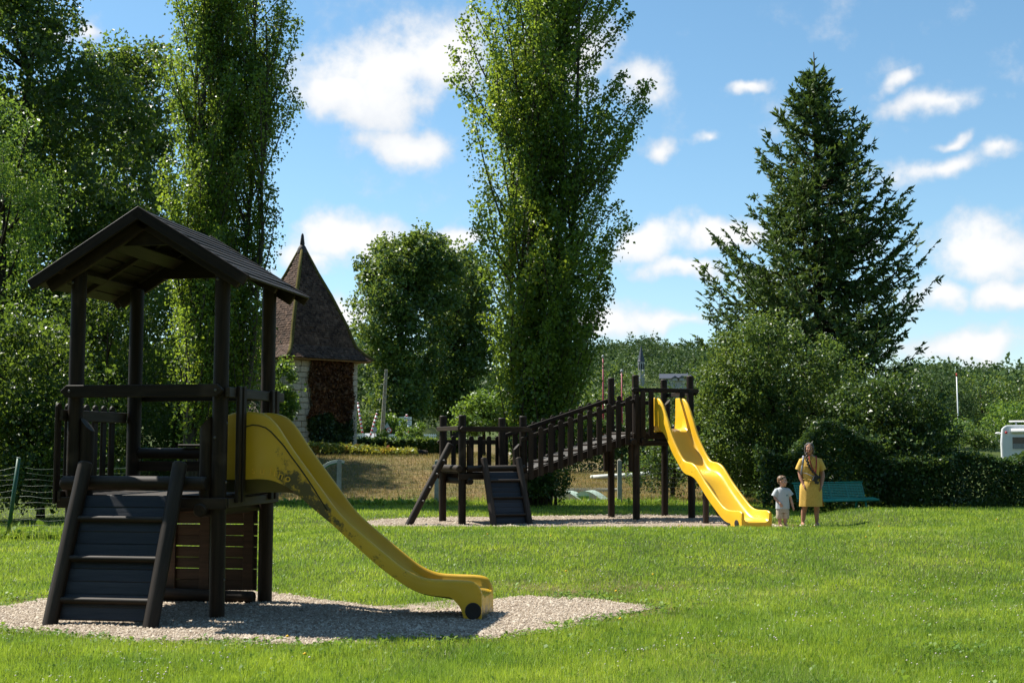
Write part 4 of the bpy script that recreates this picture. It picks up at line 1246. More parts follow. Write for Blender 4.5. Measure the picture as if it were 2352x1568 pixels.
# --- right: spruce
def spruce(base, ztop, prof, seed):
    rg = np.random.default_rng(seed)
    b = Vector((base[0], base[1], Hs(*base)))
    t_ = thing('spruce_tree', 'tall dark spruce with upswept branch tips', 'tree', b)
    mb = MB().tube([(0, 0, -.1), (.03, 0, ztop * .5), (.05, 0, ztop - .9), (.02, 0, ztop)], [.26, .15, .04, .012], 9)
    pz = np.array(prof)
    A, D, S, At = [], [], [], []
    z = .7
    def sprays(cu, n_, ln0, q0, tone, zrel, spread):
        """needle twigs along a branchlet given as an array of points"""
        m_ = len(cu) - 1
        q = np.minimum(1, q0 + (1.02 - q0) * rg.random(n_) ** .8)
        bp = np.stack([np.interp(q * m_, np.arange(m_ + 1), cu[:, d_]) for d_ in range(3)], -1)
        tg = cu[-1] - cu[0]; tg = tg / (np.linalg.norm(tg) + 1e-6)
        sv = np.cross(tg, (0, 0, 1.0)); sv /= np.linalg.norm(sv) + 1e-6
        dv = tg[None] * rg.uniform(.35, 1.0, n_)[:, None] + sv[None] * (rg.choice([-1, 1], n_) * rg.uniform(.2, .9, n_))[:, None] * spread
        hang = (rg.random(n_) < .42 * (1 - .7 * zrel)) & (q < .9)
        dv[:, 2] += np.where(hang, -rg.uniform(.6, 1.8, n_), rg.uniform(-.1, .45, n_))
        dv /= np.linalg.norm(dv, axis=1)[:, None]
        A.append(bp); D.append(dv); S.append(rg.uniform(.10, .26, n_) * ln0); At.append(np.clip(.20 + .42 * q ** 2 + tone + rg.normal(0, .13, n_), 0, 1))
    while z < ztop - .75:
        zr_ = z / ztop
        up = .04 + .62 * zr_
        R0 = np.interp(z, pz[:, 0], pz[:, 1]); Rz = np.interp(min(ztop, z + up * R0 * .9), pz[:, 0], pz[:, 1])
        for k in range(6 if zr_ < .7 else 5):
            a = rg.uniform(0, 2 * math.pi)
            Lr = max(.16, min(1.12 * Rz, 1.27 * Rz * rg.uniform(.55, 1.02) * (.50 + .95 * float(vnoise(a * 1.3, z, .8, 88)))))
            out = Vector((math.cos(a), math.sin(a), 0)); sd2 = Vector((-out.y, out.x, 0))
            bend = rg.normal(0, .12)
            pts = []
            for q in np.linspace(0, 1, 8):
                h_ = up * Lr * q - (.30 * (1 - zr_) + .08) * Lr * math.sin(q * math.pi * .85) + .34 * Lr * max(0, q - .5) ** 1.5
                pts.append(out * (Lr * q) + sd2 * (bend * Lr * q * q) + Vector((0, 0, z + h_)))
            mb.tube(pts, list(np.linspace(.034 * (.4 + Lr / 3), .006, 8)), 4, False)
            cu = np.array([tuple(v) for v in pts]); tone = rg.normal(0, .07)
            sprays(cu, int(10 + 14 * Lr), 1.0, .2, tone, zr_, 1.0)
            for j in range(int(3 + 4.6 * Lr)):
                q = rg.uniform(.18, .97); i = q * 7; i0 = min(6, int(i)); s0 = pts[i0].lerp(pts[i0 + 1], i - i0)
                tg = (pts[i0 + 1] - pts[i0]).normalized()
                dr = (tg * rg.uniform(.5, 1) + sd2 * rg.choice([-1, 1]) * rg.uniform(.35, 1.0) + Vector((0, 0, rg.uniform(-.55, .22)))).normalized()
                lb2 = (.22 + .30 * Lr * (1.05 - q)) * rg.uniform(.6, 1.25)
                e = s0 + dr * lb2 + Vector((0, 0, -.16 * lb2 * (1 - zr_)))
                c2 = np.array([tuple(s0), tuple(s0.lerp(e, .5) + Vector((0, 0, .04 * lb2))), tuple(e)])
                sprays(c2, int(6 + 17 * lb2), .95, .1, tone, zr_, .8)
        z += .21 - .05 * zr_
    for k in range(26):   # leader shoots
        zz = ztop - .25 - rg.random() * 1.1; a = rg.uniform(0, 6.28)
        A.append(np.array([[0, 0, zz]])); D.append(np.array([[math.cos(a) * .6, math.sin(a) * .6, .55]])); S.append(np.array([.12 + .35 * (ztop - zz)])); At.append(np.array([.3]))
    mb.build('trunk', M_BARK_D, t_, True)
    A = np.concatenate(A); D = np.concatenate(D); S = np.concatenate(S); At = np.concatenate(At)
    D /= np.linalg.norm(D, axis=1)[:, None]
    Vs = []
    r1 = np.cross(D, rg.normal(0, 1, D.shape)); r1 /= np.linalg.norm(r1, axis=1)[:, None]
    r2 = np.cross(D, r1)
    for r_ in (r1,):
        w = (.023 + .015 * rg.random(len(A)))[:, None]
        Vs.append(np.stack([A - r_ * w * .5, A + D * S[:, None] * .4 - r_ * w * 1.2, A + D * S[:, None], A + D * S[:, None] * .4 + r_ * w * 1.2], 1))
    V = np.concatenate(Vs).reshape(-1, 3)
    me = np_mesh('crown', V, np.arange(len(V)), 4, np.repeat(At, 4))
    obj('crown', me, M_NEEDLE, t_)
    return t_


_b = P(1888, 1140, 42.0)
spruce((_b.x, 42.0), 14.9, [(0, 3.5), (2, 3.9), (5, 3.9), (7.8, 3.6), (9.0, 3.0), (11.0, 2.2), (12.6, 1.35), (13.3, .85), (14.0, .42), (14.5, .15), (14.9, .05)], 81)

# --- right: bush, hedges
K = 1.0
KY = .885
def lobk(px, py, Y, rx, ry, rz, w=1.0): return lob(px, py, Y * K, rx * K, ry * K, rz * K, w)
broadleaf('flowering_shrub', 'huge rounded leafy shrub in front of the spruce', (P(1790, 1150, 37 * K).x, 37 * K), [lobk(1770, 850, 37, 2.0, 1.6, 1.6, 1.2), lobk(1700, 960, 36.6, 1.5, 1.4, 1.9, 1), lobk(1850, 930, 36.8, 2.0, 1.5, 2.0, 1.2), lobk(1680, 1050, 36.3, 1.2, 1.1, 1.1, .7), lobk(1830, 1060, 36.2, 2.0, 1.2, 1.2, .9), lobk(1740, 790, 37, 1.2, 1.2, .8, .5), lobk(1640, 960, 36.8, .95, 1.1, 1.2, .6), lobk(1665, 870, 37, .9, 1.1, .9, .45), lobk(1950, 1000, 36.8, 1.4, 1.3, 1.7, .8)], 620, .35, 80, .08, M_SHRUB, 91, .14, None, 'shrub', stem='stems', zmin=.45, inner=.62)
broadleaf('leafy_shrub', 'light green shrub behind the posts of the yellow wavy slide', (P(1545, 1140, 38.5 * K).x, 38.5 * K), [lobk(1560, 1060, 38.5, 1.0, .9, .95, 1), lobk(1500, 1080, 38.8, .75, .7, .6, .6), lobk(1600, 1000, 38.5, .8, .8, 1.0, .7)], 120, .3, 56, .085, M_SHRUB, 92, .06, None, 'shrub', stem='stems', zmin=.15)
broadleaf('dark_yew', 'dark evergreen bush at the right foot of the spruce', (P(2075, 1150, 34.2).x, 34.2), [lob(2065, 930, 34.6, 1.0, 1.1, .9, 1), lob(2040, 1030, 34.2, 1.4, 1.1, 1.2, 1), lob(2115, 1010, 34.4, .95, 1.0, 1.2, .9), lob(1980, 960, 34.6, 1.0, 1, 1.1, .8)], 270, .34, 70, .085, M_HEDGE, 93, .1, None, 'shrub', stem='stems', zmin=.45)


def hedge(name, label, x0, x1, y, dep_, h, n, leaf, mat, seed, wob_=.18, slope=0.0, group=None):
    rg = np.random.default_rng(seed)
    xm = (x0 + x1) / 2; b = Vector((xm, y, Hs(xm, y)))
    t_ = thing(name, label, 'hedge', b, 0, group)
    x = rg.uniform(x0, x1, n); f = rg.random(n)
    top = h * (1 + wob_ * (vnoise(x, x * 0, 1.1, seed) - .5) * 2 + slope * (x - x0) / (x1 - x0))
    z = top * rg.random(n) ** .8
    yy = np.where(rg.random(n) < .62, -dep_ / 2 + np.abs(rg.normal(0, .16, n)), rg.uniform(-dep_ / 2, dep_ / 2, n))
    roof = rg.random(n) < .25; z = np.where(roof, top - np.abs(rg.normal(0, .1, n)), z); yy = np.where(roof, rg.uniform(-dep_ / 2, dep_ / 2, n), yy)
    yy = yy + .5 * (vnoise(x, z, .6, seed + 1) - .5)
    Pn = np.column_stack([x - xm, yy, z + H(x, y + yy) - b.z + .02])
    crown('foliage', Pn, leaf * rg.lognormal(0, .25, n), np.clip(.42 + .3 * (vnoise(x, z, .8, seed + 2) - .5) + rg.normal(0, .2, n), 0, 1), mat, t_, rg, droop=.4)
    mb = MB()
    for k in range(int((x1 - x0) / .5)):
        xx = x0 - xm + (k + .5) * .5 + rg.normal(0, .08)
        mb.tube([(xx, rg.normal(0, .08), 0), (xx + rg.normal(0, .08), rg.normal(0, .1), h * .5), (xx + rg.normal(0, .15), rg.normal(0, .12), h * .85)], [.025, .018, .006], 5)
    mb.build('stems', M_BARK_D, t_, True)
    return t_


hedge('clipped_hedge', 'long dark hedge at the right edge below the camper van', 9.2, 16.5, 33.6, 1.3, 1.62, 28000, .085, M_HEDGE, 101, .26)
hedge('clipped_hedge', 'dark hedge behind the green bench', 6.4, 9.4, 33.4, 1.2, 1.9, 12000, .085, M_HEDGE, 102, .45)
hedge('field_hedge', 'dark hedge behind the crazy golf ground, right of the tall poplar', 1.2, 10.5, 56.5, 1.4, 2.0, 19000, .13, M_HEDGE, 103, .2)
hedge('ivy_hedge', 'low glossy ivy hedge along the road beyond the bank', -6.4, -1.9, 51.5, .8, .62, 7000, .12, M_SHRUB, 104, .2)
broadleaf('leafy_shrub', 'dark leafy shoots round the foot of the tall poplar', (1.15, 34.0), [lob(1255, 1110, 33.9, .55, .5, .55, 1), lob(1225, 1060, 34.0, .5, .5, .9, .7)], 60, .26, 48, .085, M_WOOD_LEAF, 95, .04, None, 'shrub', stem='stems', zmin=.1)

# ------------------------------------------------------------------ old stone tower with tiled roof
M_STONE = simple('pale_limestone', (.50, .46, .38), .9, .2, .28, 5, .5)
M_MORTAR = simple('lime_mortar', (.30, .265, .21), .95, .1, .2, 20, .5)
m, t, o = new_mat('old_brown_roof_tile')
v = t.nodes.new('ShaderNodeTexVoronoi'); v.inputs['Scale'].default_value = 9.0
cx = t.nodes.new('ShaderNodeNewGeometry'); t.links.new(cx.outputs['Position'], v.inputs['Vector'])
tcv = ramp(t, v.outputs['Color'], [(.1, (.040, .024, .017)), (.5, (.078, .048, .034)), (.9, (.135, .086, .060))])
pt_ = noise(t, 1.3, 5, .7, cx.outputs['Position'])
tcv = mixc(t, 1.0, tcv, ramp(t, pt_, [(.3, (.55, .55, .55)), (.7, (1.35, 1.3, 1.25))]), 'MULTIPLY')
lic = t.nodes.new('ShaderNodeSeparateColor'); t.links.new(ramp(t, noise(t, 9, 5, .75, cx.outputs['Position']), [(.62, (0, 0, 0)), (.70, (.7, .7, .7))]), lic.inputs[0])
principled(t, o, mixc(t, lic.outputs[0], tcv, (.20, .19, .15)), .85, .2, bump(t, pt_, .3, .02))
M_TILE = m
M_MOSS = simple('tile_ridge_moss', (.11, .095, .03), .95, .1, .4, 20, .6)
M_EAVE = simple('eave_board', (.26, .17, .085), .8, .2, .3, 10)
TWX, TWY = P(688, 1030, 50).x, 50.0
TWZ = Hs(TWX, TWY) - .15
tw = thing('stone_tower', 'old square stone tower with steep pointed brown tiled roof', 'tower', (TWX, TWY, TWZ), R(45))
AW, WH = 1.575, 4.95 - TWZ
wl = MB().box((-AW + .05, -AW + .05, -.3), (AW - .05, AW - .05, WH - .02)).build('wall', M_MORTAR, tw)
rs_ = np.random.default_rng(8)
stones = []
for k in range(5):
    bm = bmesh.new(); bmesh.ops.create_cube(bm, size=1.0)
    bmesh.ops.bevel(bm, geom=bm.edges[:], offset=.07, segments=1, affect='EDGES')
    for v in bm.verts: v.co += Vector(rs_.normal(0, .022, 3))
    me = bpy.data.meshes.new('stone'); bm.to_mesh(me); bm.free(); me.materials.append(M_STONE); stones.append(me)
# local faces: -y is the shaded right-hand face, -x the sunlit left-hand face
for fx in (0, 1):
    z = -.05
    while z < WH - .1:
        hh = rs_.uniform(.19, .27); s = -AW + rs_.uniform(0, .06)
        if z + hh > WH: hh = WH - z
        while s < AW - .05:
            w_ = min(rs_.uniform(.24, .5), AW - s)
            if AW - s - w_ < .12: w_ = AW - s
            dpt = .09 + rs_.uniform(0, .02)
            c = (s + w_ / 2, -AW + .03 + rs_.normal(0, .006), z + hh / 2)
            if fx == 1: c = (c[1], -c[0], c[2])
            sc_ = (w_ - .022, dpt, hh - .022) if fx == 0 else (dpt, w_ - .022, hh - .022)
            hide = fx == 1 and c[1] > .1     # far part of the left face stands behind the trees
            if not hide: obj('stone', stones[rs_.integers(5)], None, wl, c, None, sc_)
            s += w_
        z += hh
RP_ = [(2.02, 4.93), (1.80, 5.13), (1.54, 5.43), (1.40, 5.85), (1.29, 6.24), (.82, 7.5), (.456, 8.35), (.05, 9.46)]
RP_ = [(a_, z_ - TWZ) for a_, z_ in RP_]
roof = MB().rings([[(-a_, -a_, z_), (a_, -a_, z_), (a_, a_, z_), (-a_, a_, z_)] for a_, z_ in [(p[0] - .008, p[1] - .004) for p in RP_[:-1]] + [(.02, RP_[-1][1] - .02)]]).build('roof', M_TILE, tw)
MB().box((-1.96, -1.96, RP_[0][1] - .075), (1.96, 1.96, RP_[0][1] - .03)).build('eave_board', M_EAVE, tw)
seg_ = [(RP_[i], RP_[i + 1]) for i in range(len(RP_) - 1)]
arc = np.cumsum([0] + [math.hypot(b[0] - a[0], b[1] - a[1]) for a, b in seg_])
az_arr = np.array(RP_)
tile_b = MB().box((-.5, -.5, -.5), (.5, .5, .5)).mesh('tile'); bevelled(tile_b, .06); tile_b.materials.append(M_TILE)
loose = {0: MB(), 1: MB()}
ntile = 0
d_ = .0; row = 0
while d_ < arc[-1] - .12:
    a_ = np.interp(d_ + .05, arc, az_arr[:, 0]); z_ = np.interp(d_ + .05, arc, az_arr[:, 1])
    a2 = np.interp(d_ + .1, arc, az_arr[:, 0]); z2 = np.interp(d_ + .1, arc, az_arr[:, 1])
    sl = math.atan2(z2 - z_, a_ - a2)
    n_t = max(1, int(round(2 * a_ / .185)))
    for f in (0, 1):
        for k in range(n_t):
            if rs_.random() < .008: continue
            w_ = 2 * a_ / n_t
            s = -a_ + (k + .5 + (.5 if row % 2 else 0) * (1 if n_t > 2 else 0)) * w_
            if s > a_ - w_ * .4: continue
            tl = sl - .13 + rs_.normal(0, .035)
            loc = Vector((s + rs_.normal(0, .006), -(a_ - .0), z_ + .004 + rs_.normal(0, .004)))
            q = Matrix.Rotation(tl, 4, 'X') @ Matrix.Rotation(rs_.normal(0, .03), 4, 'Y')
            sc_ = (w_ - .012, .17, .02)
            M_ = Matrix.Translation(loc) @ q @ Matrix.Diagonal((*sc_, 1))
            if f == 1: M_ = Matrix.Rotation(-math.pi / 2, 4, 'Z') @ M_
            if f == 1 and (M_.translation.y > a_ * .75): continue
            if ntile < 300:
                o_ = obj('roof_tile', tile_b, None, roof); o_.matrix_local = M_; ntile += 1
            else:
                vs = [M_ @ Vector(v) for v in ((-.5, -.5, -.5), (.5, -.5, -.5), (.5, .5, -.5), (-.5, .5, -.5), (-.5, -.5, .5), (.5, -.5, .5), (.5, .5, .5), (-.5, .5, .5))]
                loose[f].add(vs, [(4, 5, 6, 7), (0, 1, 5, 4), (1, 2, 6, 5), (3, 0, 4, 7)])
    d_ += .098; row += 1
for f in (0, 1):
    o_ = loose[f].build('upper_tiles', M_TILE, roof); o_['kind'] = 'stuff'
for cx_, cy_ in ((-1, -1), (1, -1), (-1, 1)):
    MB().tube([(cx_ * (a_ - .012), cy_ * (a_ - .012), z_ + .02) for a_, z_ in RP_], [.075] * 7 + [.05], 7).build('hip_ridge', M_MOSS, roof, True)
fz = RP_[-1][1]
auto_smooth(MB().lathe([(.2, fz - .28), (.19, fz - .12), (.13, fz), (.085, fz + .05), (.095, fz + .10), (.07, fz + .30), (.055, fz + .44), (.035, fz + .50), (.001, fz + .53)], 12).build('finial', simple('finial_lead', (.045, .038, .035), .7), tw).data)

iv = thing('climbing_ivy', 'withered brown and dark green ivy covering the shaded tower wall', 'ivy', (TWX, TWY, TWZ), R(45))
n = 15000
s = rs_.uniform(-AW + .72, AW - .12, n); z = rs_.uniform(0, WH - .05, n)
edge = (s > -AW + .80 + .22 * (vnoise(s, z, .5, 61) - .3)) & (s < AW - .22 - .16 * vnoise(s, z, .5, 62))
cut = .42 * WH + .5 * (vnoise(s, z, .6, 63) - .5)
br_ = z > cut
s, z, br_ = s[edge], z[edge], br_[edge]
Pn = np.column_stack([s, -AW - .05 - np.abs(rs_.normal(0, .07, len(s))), z])
crown('withered_leaves', Pn[br_], .10 * rs_.lognormal(0, .25, br_.sum()), rs_.random(br_.sum()), M_RUST, iv, rs_, droop=1.0, aspect=.8)
gr_ = ~br_
crown('green_leaves', Pn[gr_], .11 * rs_.lognormal(0, .25, gr_.sum()), rs_.random(gr_.sum()), M_IVY, iv, rs_, droop=1.0, aspect=.8)
mb = MB()
for k in range(9):
    s0 = -AW + .9 + k * .23
    mb.tube([(s0, -AW - .04, 0), (s0 + rs_.normal(0, .1), -AW - .045, WH * .4), (s0 + rs_.normal(0, .2), -AW - .04, WH * .8)], [.025, .015, .006], 5)
mb.build('vines', M_BARK_D, iv, True)
p = P(652, 1030, 46.8)
broadleaf('climbing_shrub', 'leafy climbing shrub at the left corner of the tower', (p.x, 46.8), [lob(650, 880, 46.6, .42, .4, 1.0, 1), lob(660, 930, 46.6, .35, .4, .8, .6), lob(640, 960, 46.6, .5, .5, .9, .7)], 80, .22, 40, .11, M_ASH, 111, .04, None, 'shrub', stem='stems')
cr = thing('creeper', 'red and yellow-green creeper trailing along the top of the bank', 'creeper', (P(830, 1040, 46).x, 46.0, Hs(P(830, 1040, 46).x, 46.0)))
n = 1500
q = rs_.random(n)
xx = -1.95 + 3.9 * q; hh = (.40 - .28 * q) * rs_.random(n) ** .7
Pn = np.column_stack([xx, rs_.normal(0, .28, n), .14 + hh + .06 * vnoise(xx, xx * 0, .3, 66)])
crown('leaves', Pn, .14 * rs_.lognormal(0, .25, n), np.clip(.15 + .6 * rs_.random(n) + .35 * (vnoise(xx, hh * 3, .4, 67) > .62), 0, 1), M_CREEPER, cr, rs_, droop=.7, aspect=.45)
mb = MB()
for k in range(7): mb.tube([(-1.9, rs_.normal(0, .2), .05), (-.4, rs_.normal(0, .2), .2), (.8, rs_.normal(0, .2), .12), (1.95, rs_.normal(0, .2), .08)], .012, 5)
mb.build('stems', M_BARK_D, cr, True)
lgp = P(905, 1040, 48)
log('fallen_log', (-8, 0, 0), (-7, 0, 0), .2, M_BARK_D, None)
o_ = bpy.data.objects['fallen_log']; o_.location = (P(868, 1040, 49).x, 49, Hs(P(868, 1040, 49).x, 49) + .12); o_.rotation_mode = 'XYZ'; o_.rotation_euler = (0, R(92), R(4)); o_.scale = (.9, .9, 1.9)
tag(o_, 'dark rotting log lying at the foot of the ivy hedge', 'log')

# ------------------------------------------------------------------ wire fence with concrete posts
M_CONC = simple('mossy_concrete', (.36, .35, .28), .9, .2, .3, 9, .5)
M_WIRE = simple('galvanised_wire', (.16, .17, .16), .5, .5, .1, metal=.6)
FY = 35.1
fn = thing('wire_fence', 'wire mesh fence on pale concrete posts below the dry bank', 'fence', (0, FY, 0))
for px_ in (779, 1003, 1423):
    x = P(px_, 1100, FY).x; z0 = Hs(x, FY)
    me = MB().rings([[(-w, -w, z), (w, -w, z), (w, w, z), (-w, w, z)] for w, z in ((.062, -.15), (.055, 1.235), (.004, 1.285))]).mesh('concrete_post')
    bevelled(me, .008)
    obj('concrete_post', me, M_CONC, fn, (x, 0, z0 - .05))
mb = MB()
x0, x1 = -7.4, 5.4
for k in range(9):
    z = .12 + k * .125
    mb.tube([(x, .05, z + Hs(x, FY) - .03 + .01 * math.sin(3 * x + k)) for x in np.linspace(x0, x1, 22)], .0022, 4, False)
for x in np.arange(x0, x1, .1):
    z = Hs(x, FY); mb.tube([(x, .052, z + .05), (x + .006, .052, z + 1.1)], .0018, 3, False)
o_ = mb.build('wire_mesh', M_WIRE, fn); o_['kind'] = 'stuff'

# green post and plastic netting on the left
M_GPOST = simple('green_painted_steel', (.012, .075, .032), .45, .5, .2)
M_GNET = simple('green_netting_wire', (.02, .075, .04), .5, .4, .1)
nf = thing('netting_fence', 'sagging green wire netting on a leaning green post', 'fence', (P(20, 1230, 21.9).x, 21.9, 0))
bx = Vector((0, 0, Hs(P(20, 1230, 21.9).x, 21.9)))
tp = P(43, 1052, 21.9) - Vector(nf.location)
MB().tube([bx + Vector((-.03, 0, -.1)), tp], .034, 12).build('green_post', M_GPOST, nf, True)
MB().tube([tp, tp + Vector((.003, 0, .012))], .036, 12).build('post_cap', simple('post_cap_grey', (.2, .25, .22), .5), nf, True)
mb = MB()
def netp(s, f):
    """point of the net: s metres right of the post foot, f 0 bottom .. 1 top"""
    lean = (tp.x - bx.x) * f
    sag = .10 * (math.sin(min(1, max(0, (s - .0) / 1.9)) * math.pi)) if s > 0 else .14 * math.sin(min(1, -s / 1.1) * math.pi / 1.2)
    top = 1.18 - .35 * sag
    return Vector((s + lean, -.035 + .03 * math.sin(5 * s + 3 * f) , .03 + top * f - .12 * sag * f + Hs(nf.location.x + s, 21.9)))
for k in range(13):
    f = k / 12
    mb.tube([netp(s, f) + Vector((0, 0, .012 * math.sin(9 * s + k * 1.7))) for s in np.linspace(-1.6, 2.1, 34)], .0032 if k in (7, 12) else .002, 4, False)
for s in np.arange(-1.6, 2.1, .075):
    mb.tube([netp(s, f) for f in np.linspace(0, 1.03, 5)], .0016, 3, False)
o_ = mb.build('netting', M_GNET, nf); o_['kind'] = 'stuff'

# ------------------------------------------------------------------ crazy golf pieces
M_GOLFG = simple('golf_green_paint', (.03, .22, .05), .55, .4, .2)
M_GOLFW = simple('golf_pale_concrete', (.56, .58, .52), .8, .3, .15, 6)
M_GOLFT = simple('golf_pale_green_top', (.42, .52, .42), .6, .4, .15, 6)
def golf_arc(name, label, px_, Y, w, h, yw, rz, thick=.16):
    x = P(px_, 1120, Y).x
    t_ = thing(name, label, 'golf obstacle', (x, Y, Hs(x, Y)), rz)
    n_ = 14; up = []; lo_ = []
    for k in range(n_ + 1):
        a = k / n_; xx = -w / 2 + w * a; zz = h * math.sin(a * math.pi) ** 1.1
        up.append((xx, zz + .03)); lo_.append((xx, max(0, zz + .03 - thick)))
    MB().prism([(-w / 2, -.05), (w / 2, -.05)] + up[::-1], -yw / 2 + .02, yw / 2 - .02).build('side', M_GOLFW, t_)
    V = [(p[0], y, p[1] + .012) for p in up for y in (-yw / 2, yw / 2)]
    F = [(2 * i, 2 * i + 2, 2 * i + 3, 2 * i + 1) for i in range(n_)]
    V2 = [(v[0], v[1], v[2] - .02) for v in V]
    mm = MB().add(V + V2, F + [tuple(2 * n_ + 2 + j for j in f[::-1]) for f in F] + [(2 * i, 2 * i + 2 * n_ + 2, 2 * i + 2 * n_ + 4, 2 * i + 2) for i in range(n_)] + [(2 * i + 1, 2 * i + 3, 2 * i + 2 * n_ + 5, 2 * i + 2 * n_ + 3) for i in range(n_)])
    auto_smooth(mm.build('track', M_GOLFT, t_).data)
    return t_
golf_arc('golf_hump', 'pale humped golf obstacle nearest the tall poplar trunk', 1303, 37.6, 1.0, .24, .85, R(-18))
golf_arc('golf_hump', 'pale humped golf obstacle left of the concrete post', 1352, 37.8, 1.0, .25, .85, R(-18))
x = P(1328, 1140, 37.6).x
g = MB().box((-.30, -.03, 0), (.30, .03, .16)).build('golf_board', M_GOLFG, None, loc=(x, 37.3, Hs(x, 37.3))); tag(g, 'low dark green board between the two pale humps', 'board')
# curved green ramp by the left concrete post
x = P(748, 1120, 37.5).x
gr = thing('golf_loop', 'tall curved green and white golf loop behind the left concrete post', 'golf obstacle', (x, 37.5, Hs(x, 37.5) - .1), R(10))
gr.scale = (.8, .8, .8)
def arc_strip(r0, r1, y0, y1, a0, a1, c, n_=16):
    mb = MB(); rr = []
    for k in range(n_ + 1):
        a = a0 + (a1 - a0) * k / n_
        ca, sa = math.cos(a), math.sin(a)
        rr.append([(c[0] + r0 * ca, y0, c[1] + r0 * sa), (c[0] + r1 * ca, y0, c[1] + r1 * sa), (c[0] + r1 * ca, y1, c[1] + r1 * sa), (c[0] + r0 * ca, y1, c[1] + r0 * sa)])
    return mb.rings(rr)
auto_smooth(arc_strip(.72, .76, -.25, .25, R(75), R(190), (.45, .62)).build('track', M_GOLFG, gr).data)
auto_smooth(arc_strip(.76, .86, -.28, -.22, R(75), R(190), (.45, .62)).build('edge', M_GOLFW, gr).data)
auto_smooth(arc_strip(.76, .86, .22, .28, R(75), R(190), (.45, .62)).build('edge', M_GOLFW, gr).data)
auto_smooth(arc_strip(.70, .74, -.25, .25, R(235), R(275), (.55, .72)).build('ramp_foot', M_GOLFG, gr).data)
x = P(1330, 1127, 43).x
rg_ = thing('golf_ring', 'flat thin-edged golf ring lying on the dry grass', 'golf obstacle', (x + .25, 43.0, Hs(x, 43.0) + .02))
mb = MB(); rr = []
for k in range(32):
    a = 2 * math.pi * k / 32
    rr.append([((1.0 + d_) * math.cos(a) * 1.15, (1.0 + d_) * math.sin(a) * .8, z_) for d_, z_ in ((-.04, 0), (.04, 0), (.04, .07), (-.04, .07))])
mb.rings(rr, closed=True).build('rim', M_GOLFW, rg_)
x = P(1450, 1098, 50).x
gt = thing('golf_track', 'long pale kerbed golf track running up behind the concrete post', 'golf obstacle', (x, 50, Hs(x, 50) + .02), R(8))
for yy in (-.35, .35):
    MB().tube([(-1.55, yy * .6, .04), (-1.0, yy, .07), (0, yy, .12), (1.2, yy, .22), (2.0, yy, .36)], .085, 8).build('kerb', M_GOLFW, gt, True)
MB().add([(-1.3, -.3, .06), (1.9, -.3, .30), (1.9, .3, .30), (-1.3, .3, .06)], [(0, 1, 2, 3)]).build('track', M_GOLFG, gt)
x = P(850, 1148, 36.2).x
mb = MB().box((-1.0, -.02, 0), (1.0, .02, .03)); o_ = mb.build('white_kerb', M_GOLFW, None, loc=(x, 36.3, Hs(x, 36.3) + .02)); tag(o_, 'thin white kerb lying at the foot of the bank', 'kerb')

# ------------------------------------------------------------------ green bench
m, t, o = new_mat('chipped_green_enamel')
w = ramp(t, noise(t, 5.5, 6, .7), [(.57, (0, 0, 0)), (.62, (1, 1, 1))])
ws = t.nodes.new('ShaderNodeSeparateColor'); t.links.new(w, ws.inputs[0])
principled(t, o, mixc(t, ws.outputs[0], (.008, .22, .15), (.012, .022, .026)), .45, .5)
M_BENCH = m
bxp = P(1922, 1150, 31.4)
be = thing('park_bench', 'turquoise green metal park bench with chipped paint in the hedge shade', 'bench', (bxp.x, 31.4, Hs(bxp.x, 31.4)), R(30))
BL = 2.25
tb = R(-18)
for k in range(4):      # four perforated back panels, each of thin louvres in a rim
    pc = bpy.data.objects.new('back_panel', None); pc.empty_display_size = .1; link(pc, be)
    w_ = BL / 4; cx_ = -BL / 2 + (k + .5) * w_
    pc.location = (cx_, .17, .43); pc.rotation_euler = (tb, 0, 0)
    for j in range(9):
        board('louvre', w_ - .03, .012, .024, M_BENCH, pc, (0, 0, .03 + j * .041), None, 0)
    for sx in (-1, 1):
        board('rim', .022, .016, .385, M_BENCH, pc, (sx * (w_ / 2 - .014), 0, .19), None, 0)
    for j in range(5):
        board('web', .010, .010, .34, M_BENCH, pc, (-w_ / 2 + .09 + j * .095, .004, .19), None, 0)
MB().tube([(-BL / 2 - .03, .296, .812), (BL / 2 + .03, .296, .812)], .02, 8).build('top_rail', M_BENCH, be, True)
for j in range(7):
    MB().tube([(-BL / 2 - .04, .13 - j * .062, .425 - .004 * (j - 3) ** 2), (BL / 2 + .04, .13 - j * .062, .425 - .004 * (j - 3) ** 2)], .024, 8).build('seat_slat', M_BENCH, be, True)
for sx in (-1, 1):
    MB().tube([(sx * .8, -.2, 0), (sx * .8, -.16, .36), (sx * .8, .12, .38), (sx * .8, .22, 0)], .025, 8).build('leg', M_BENCH, be, True)

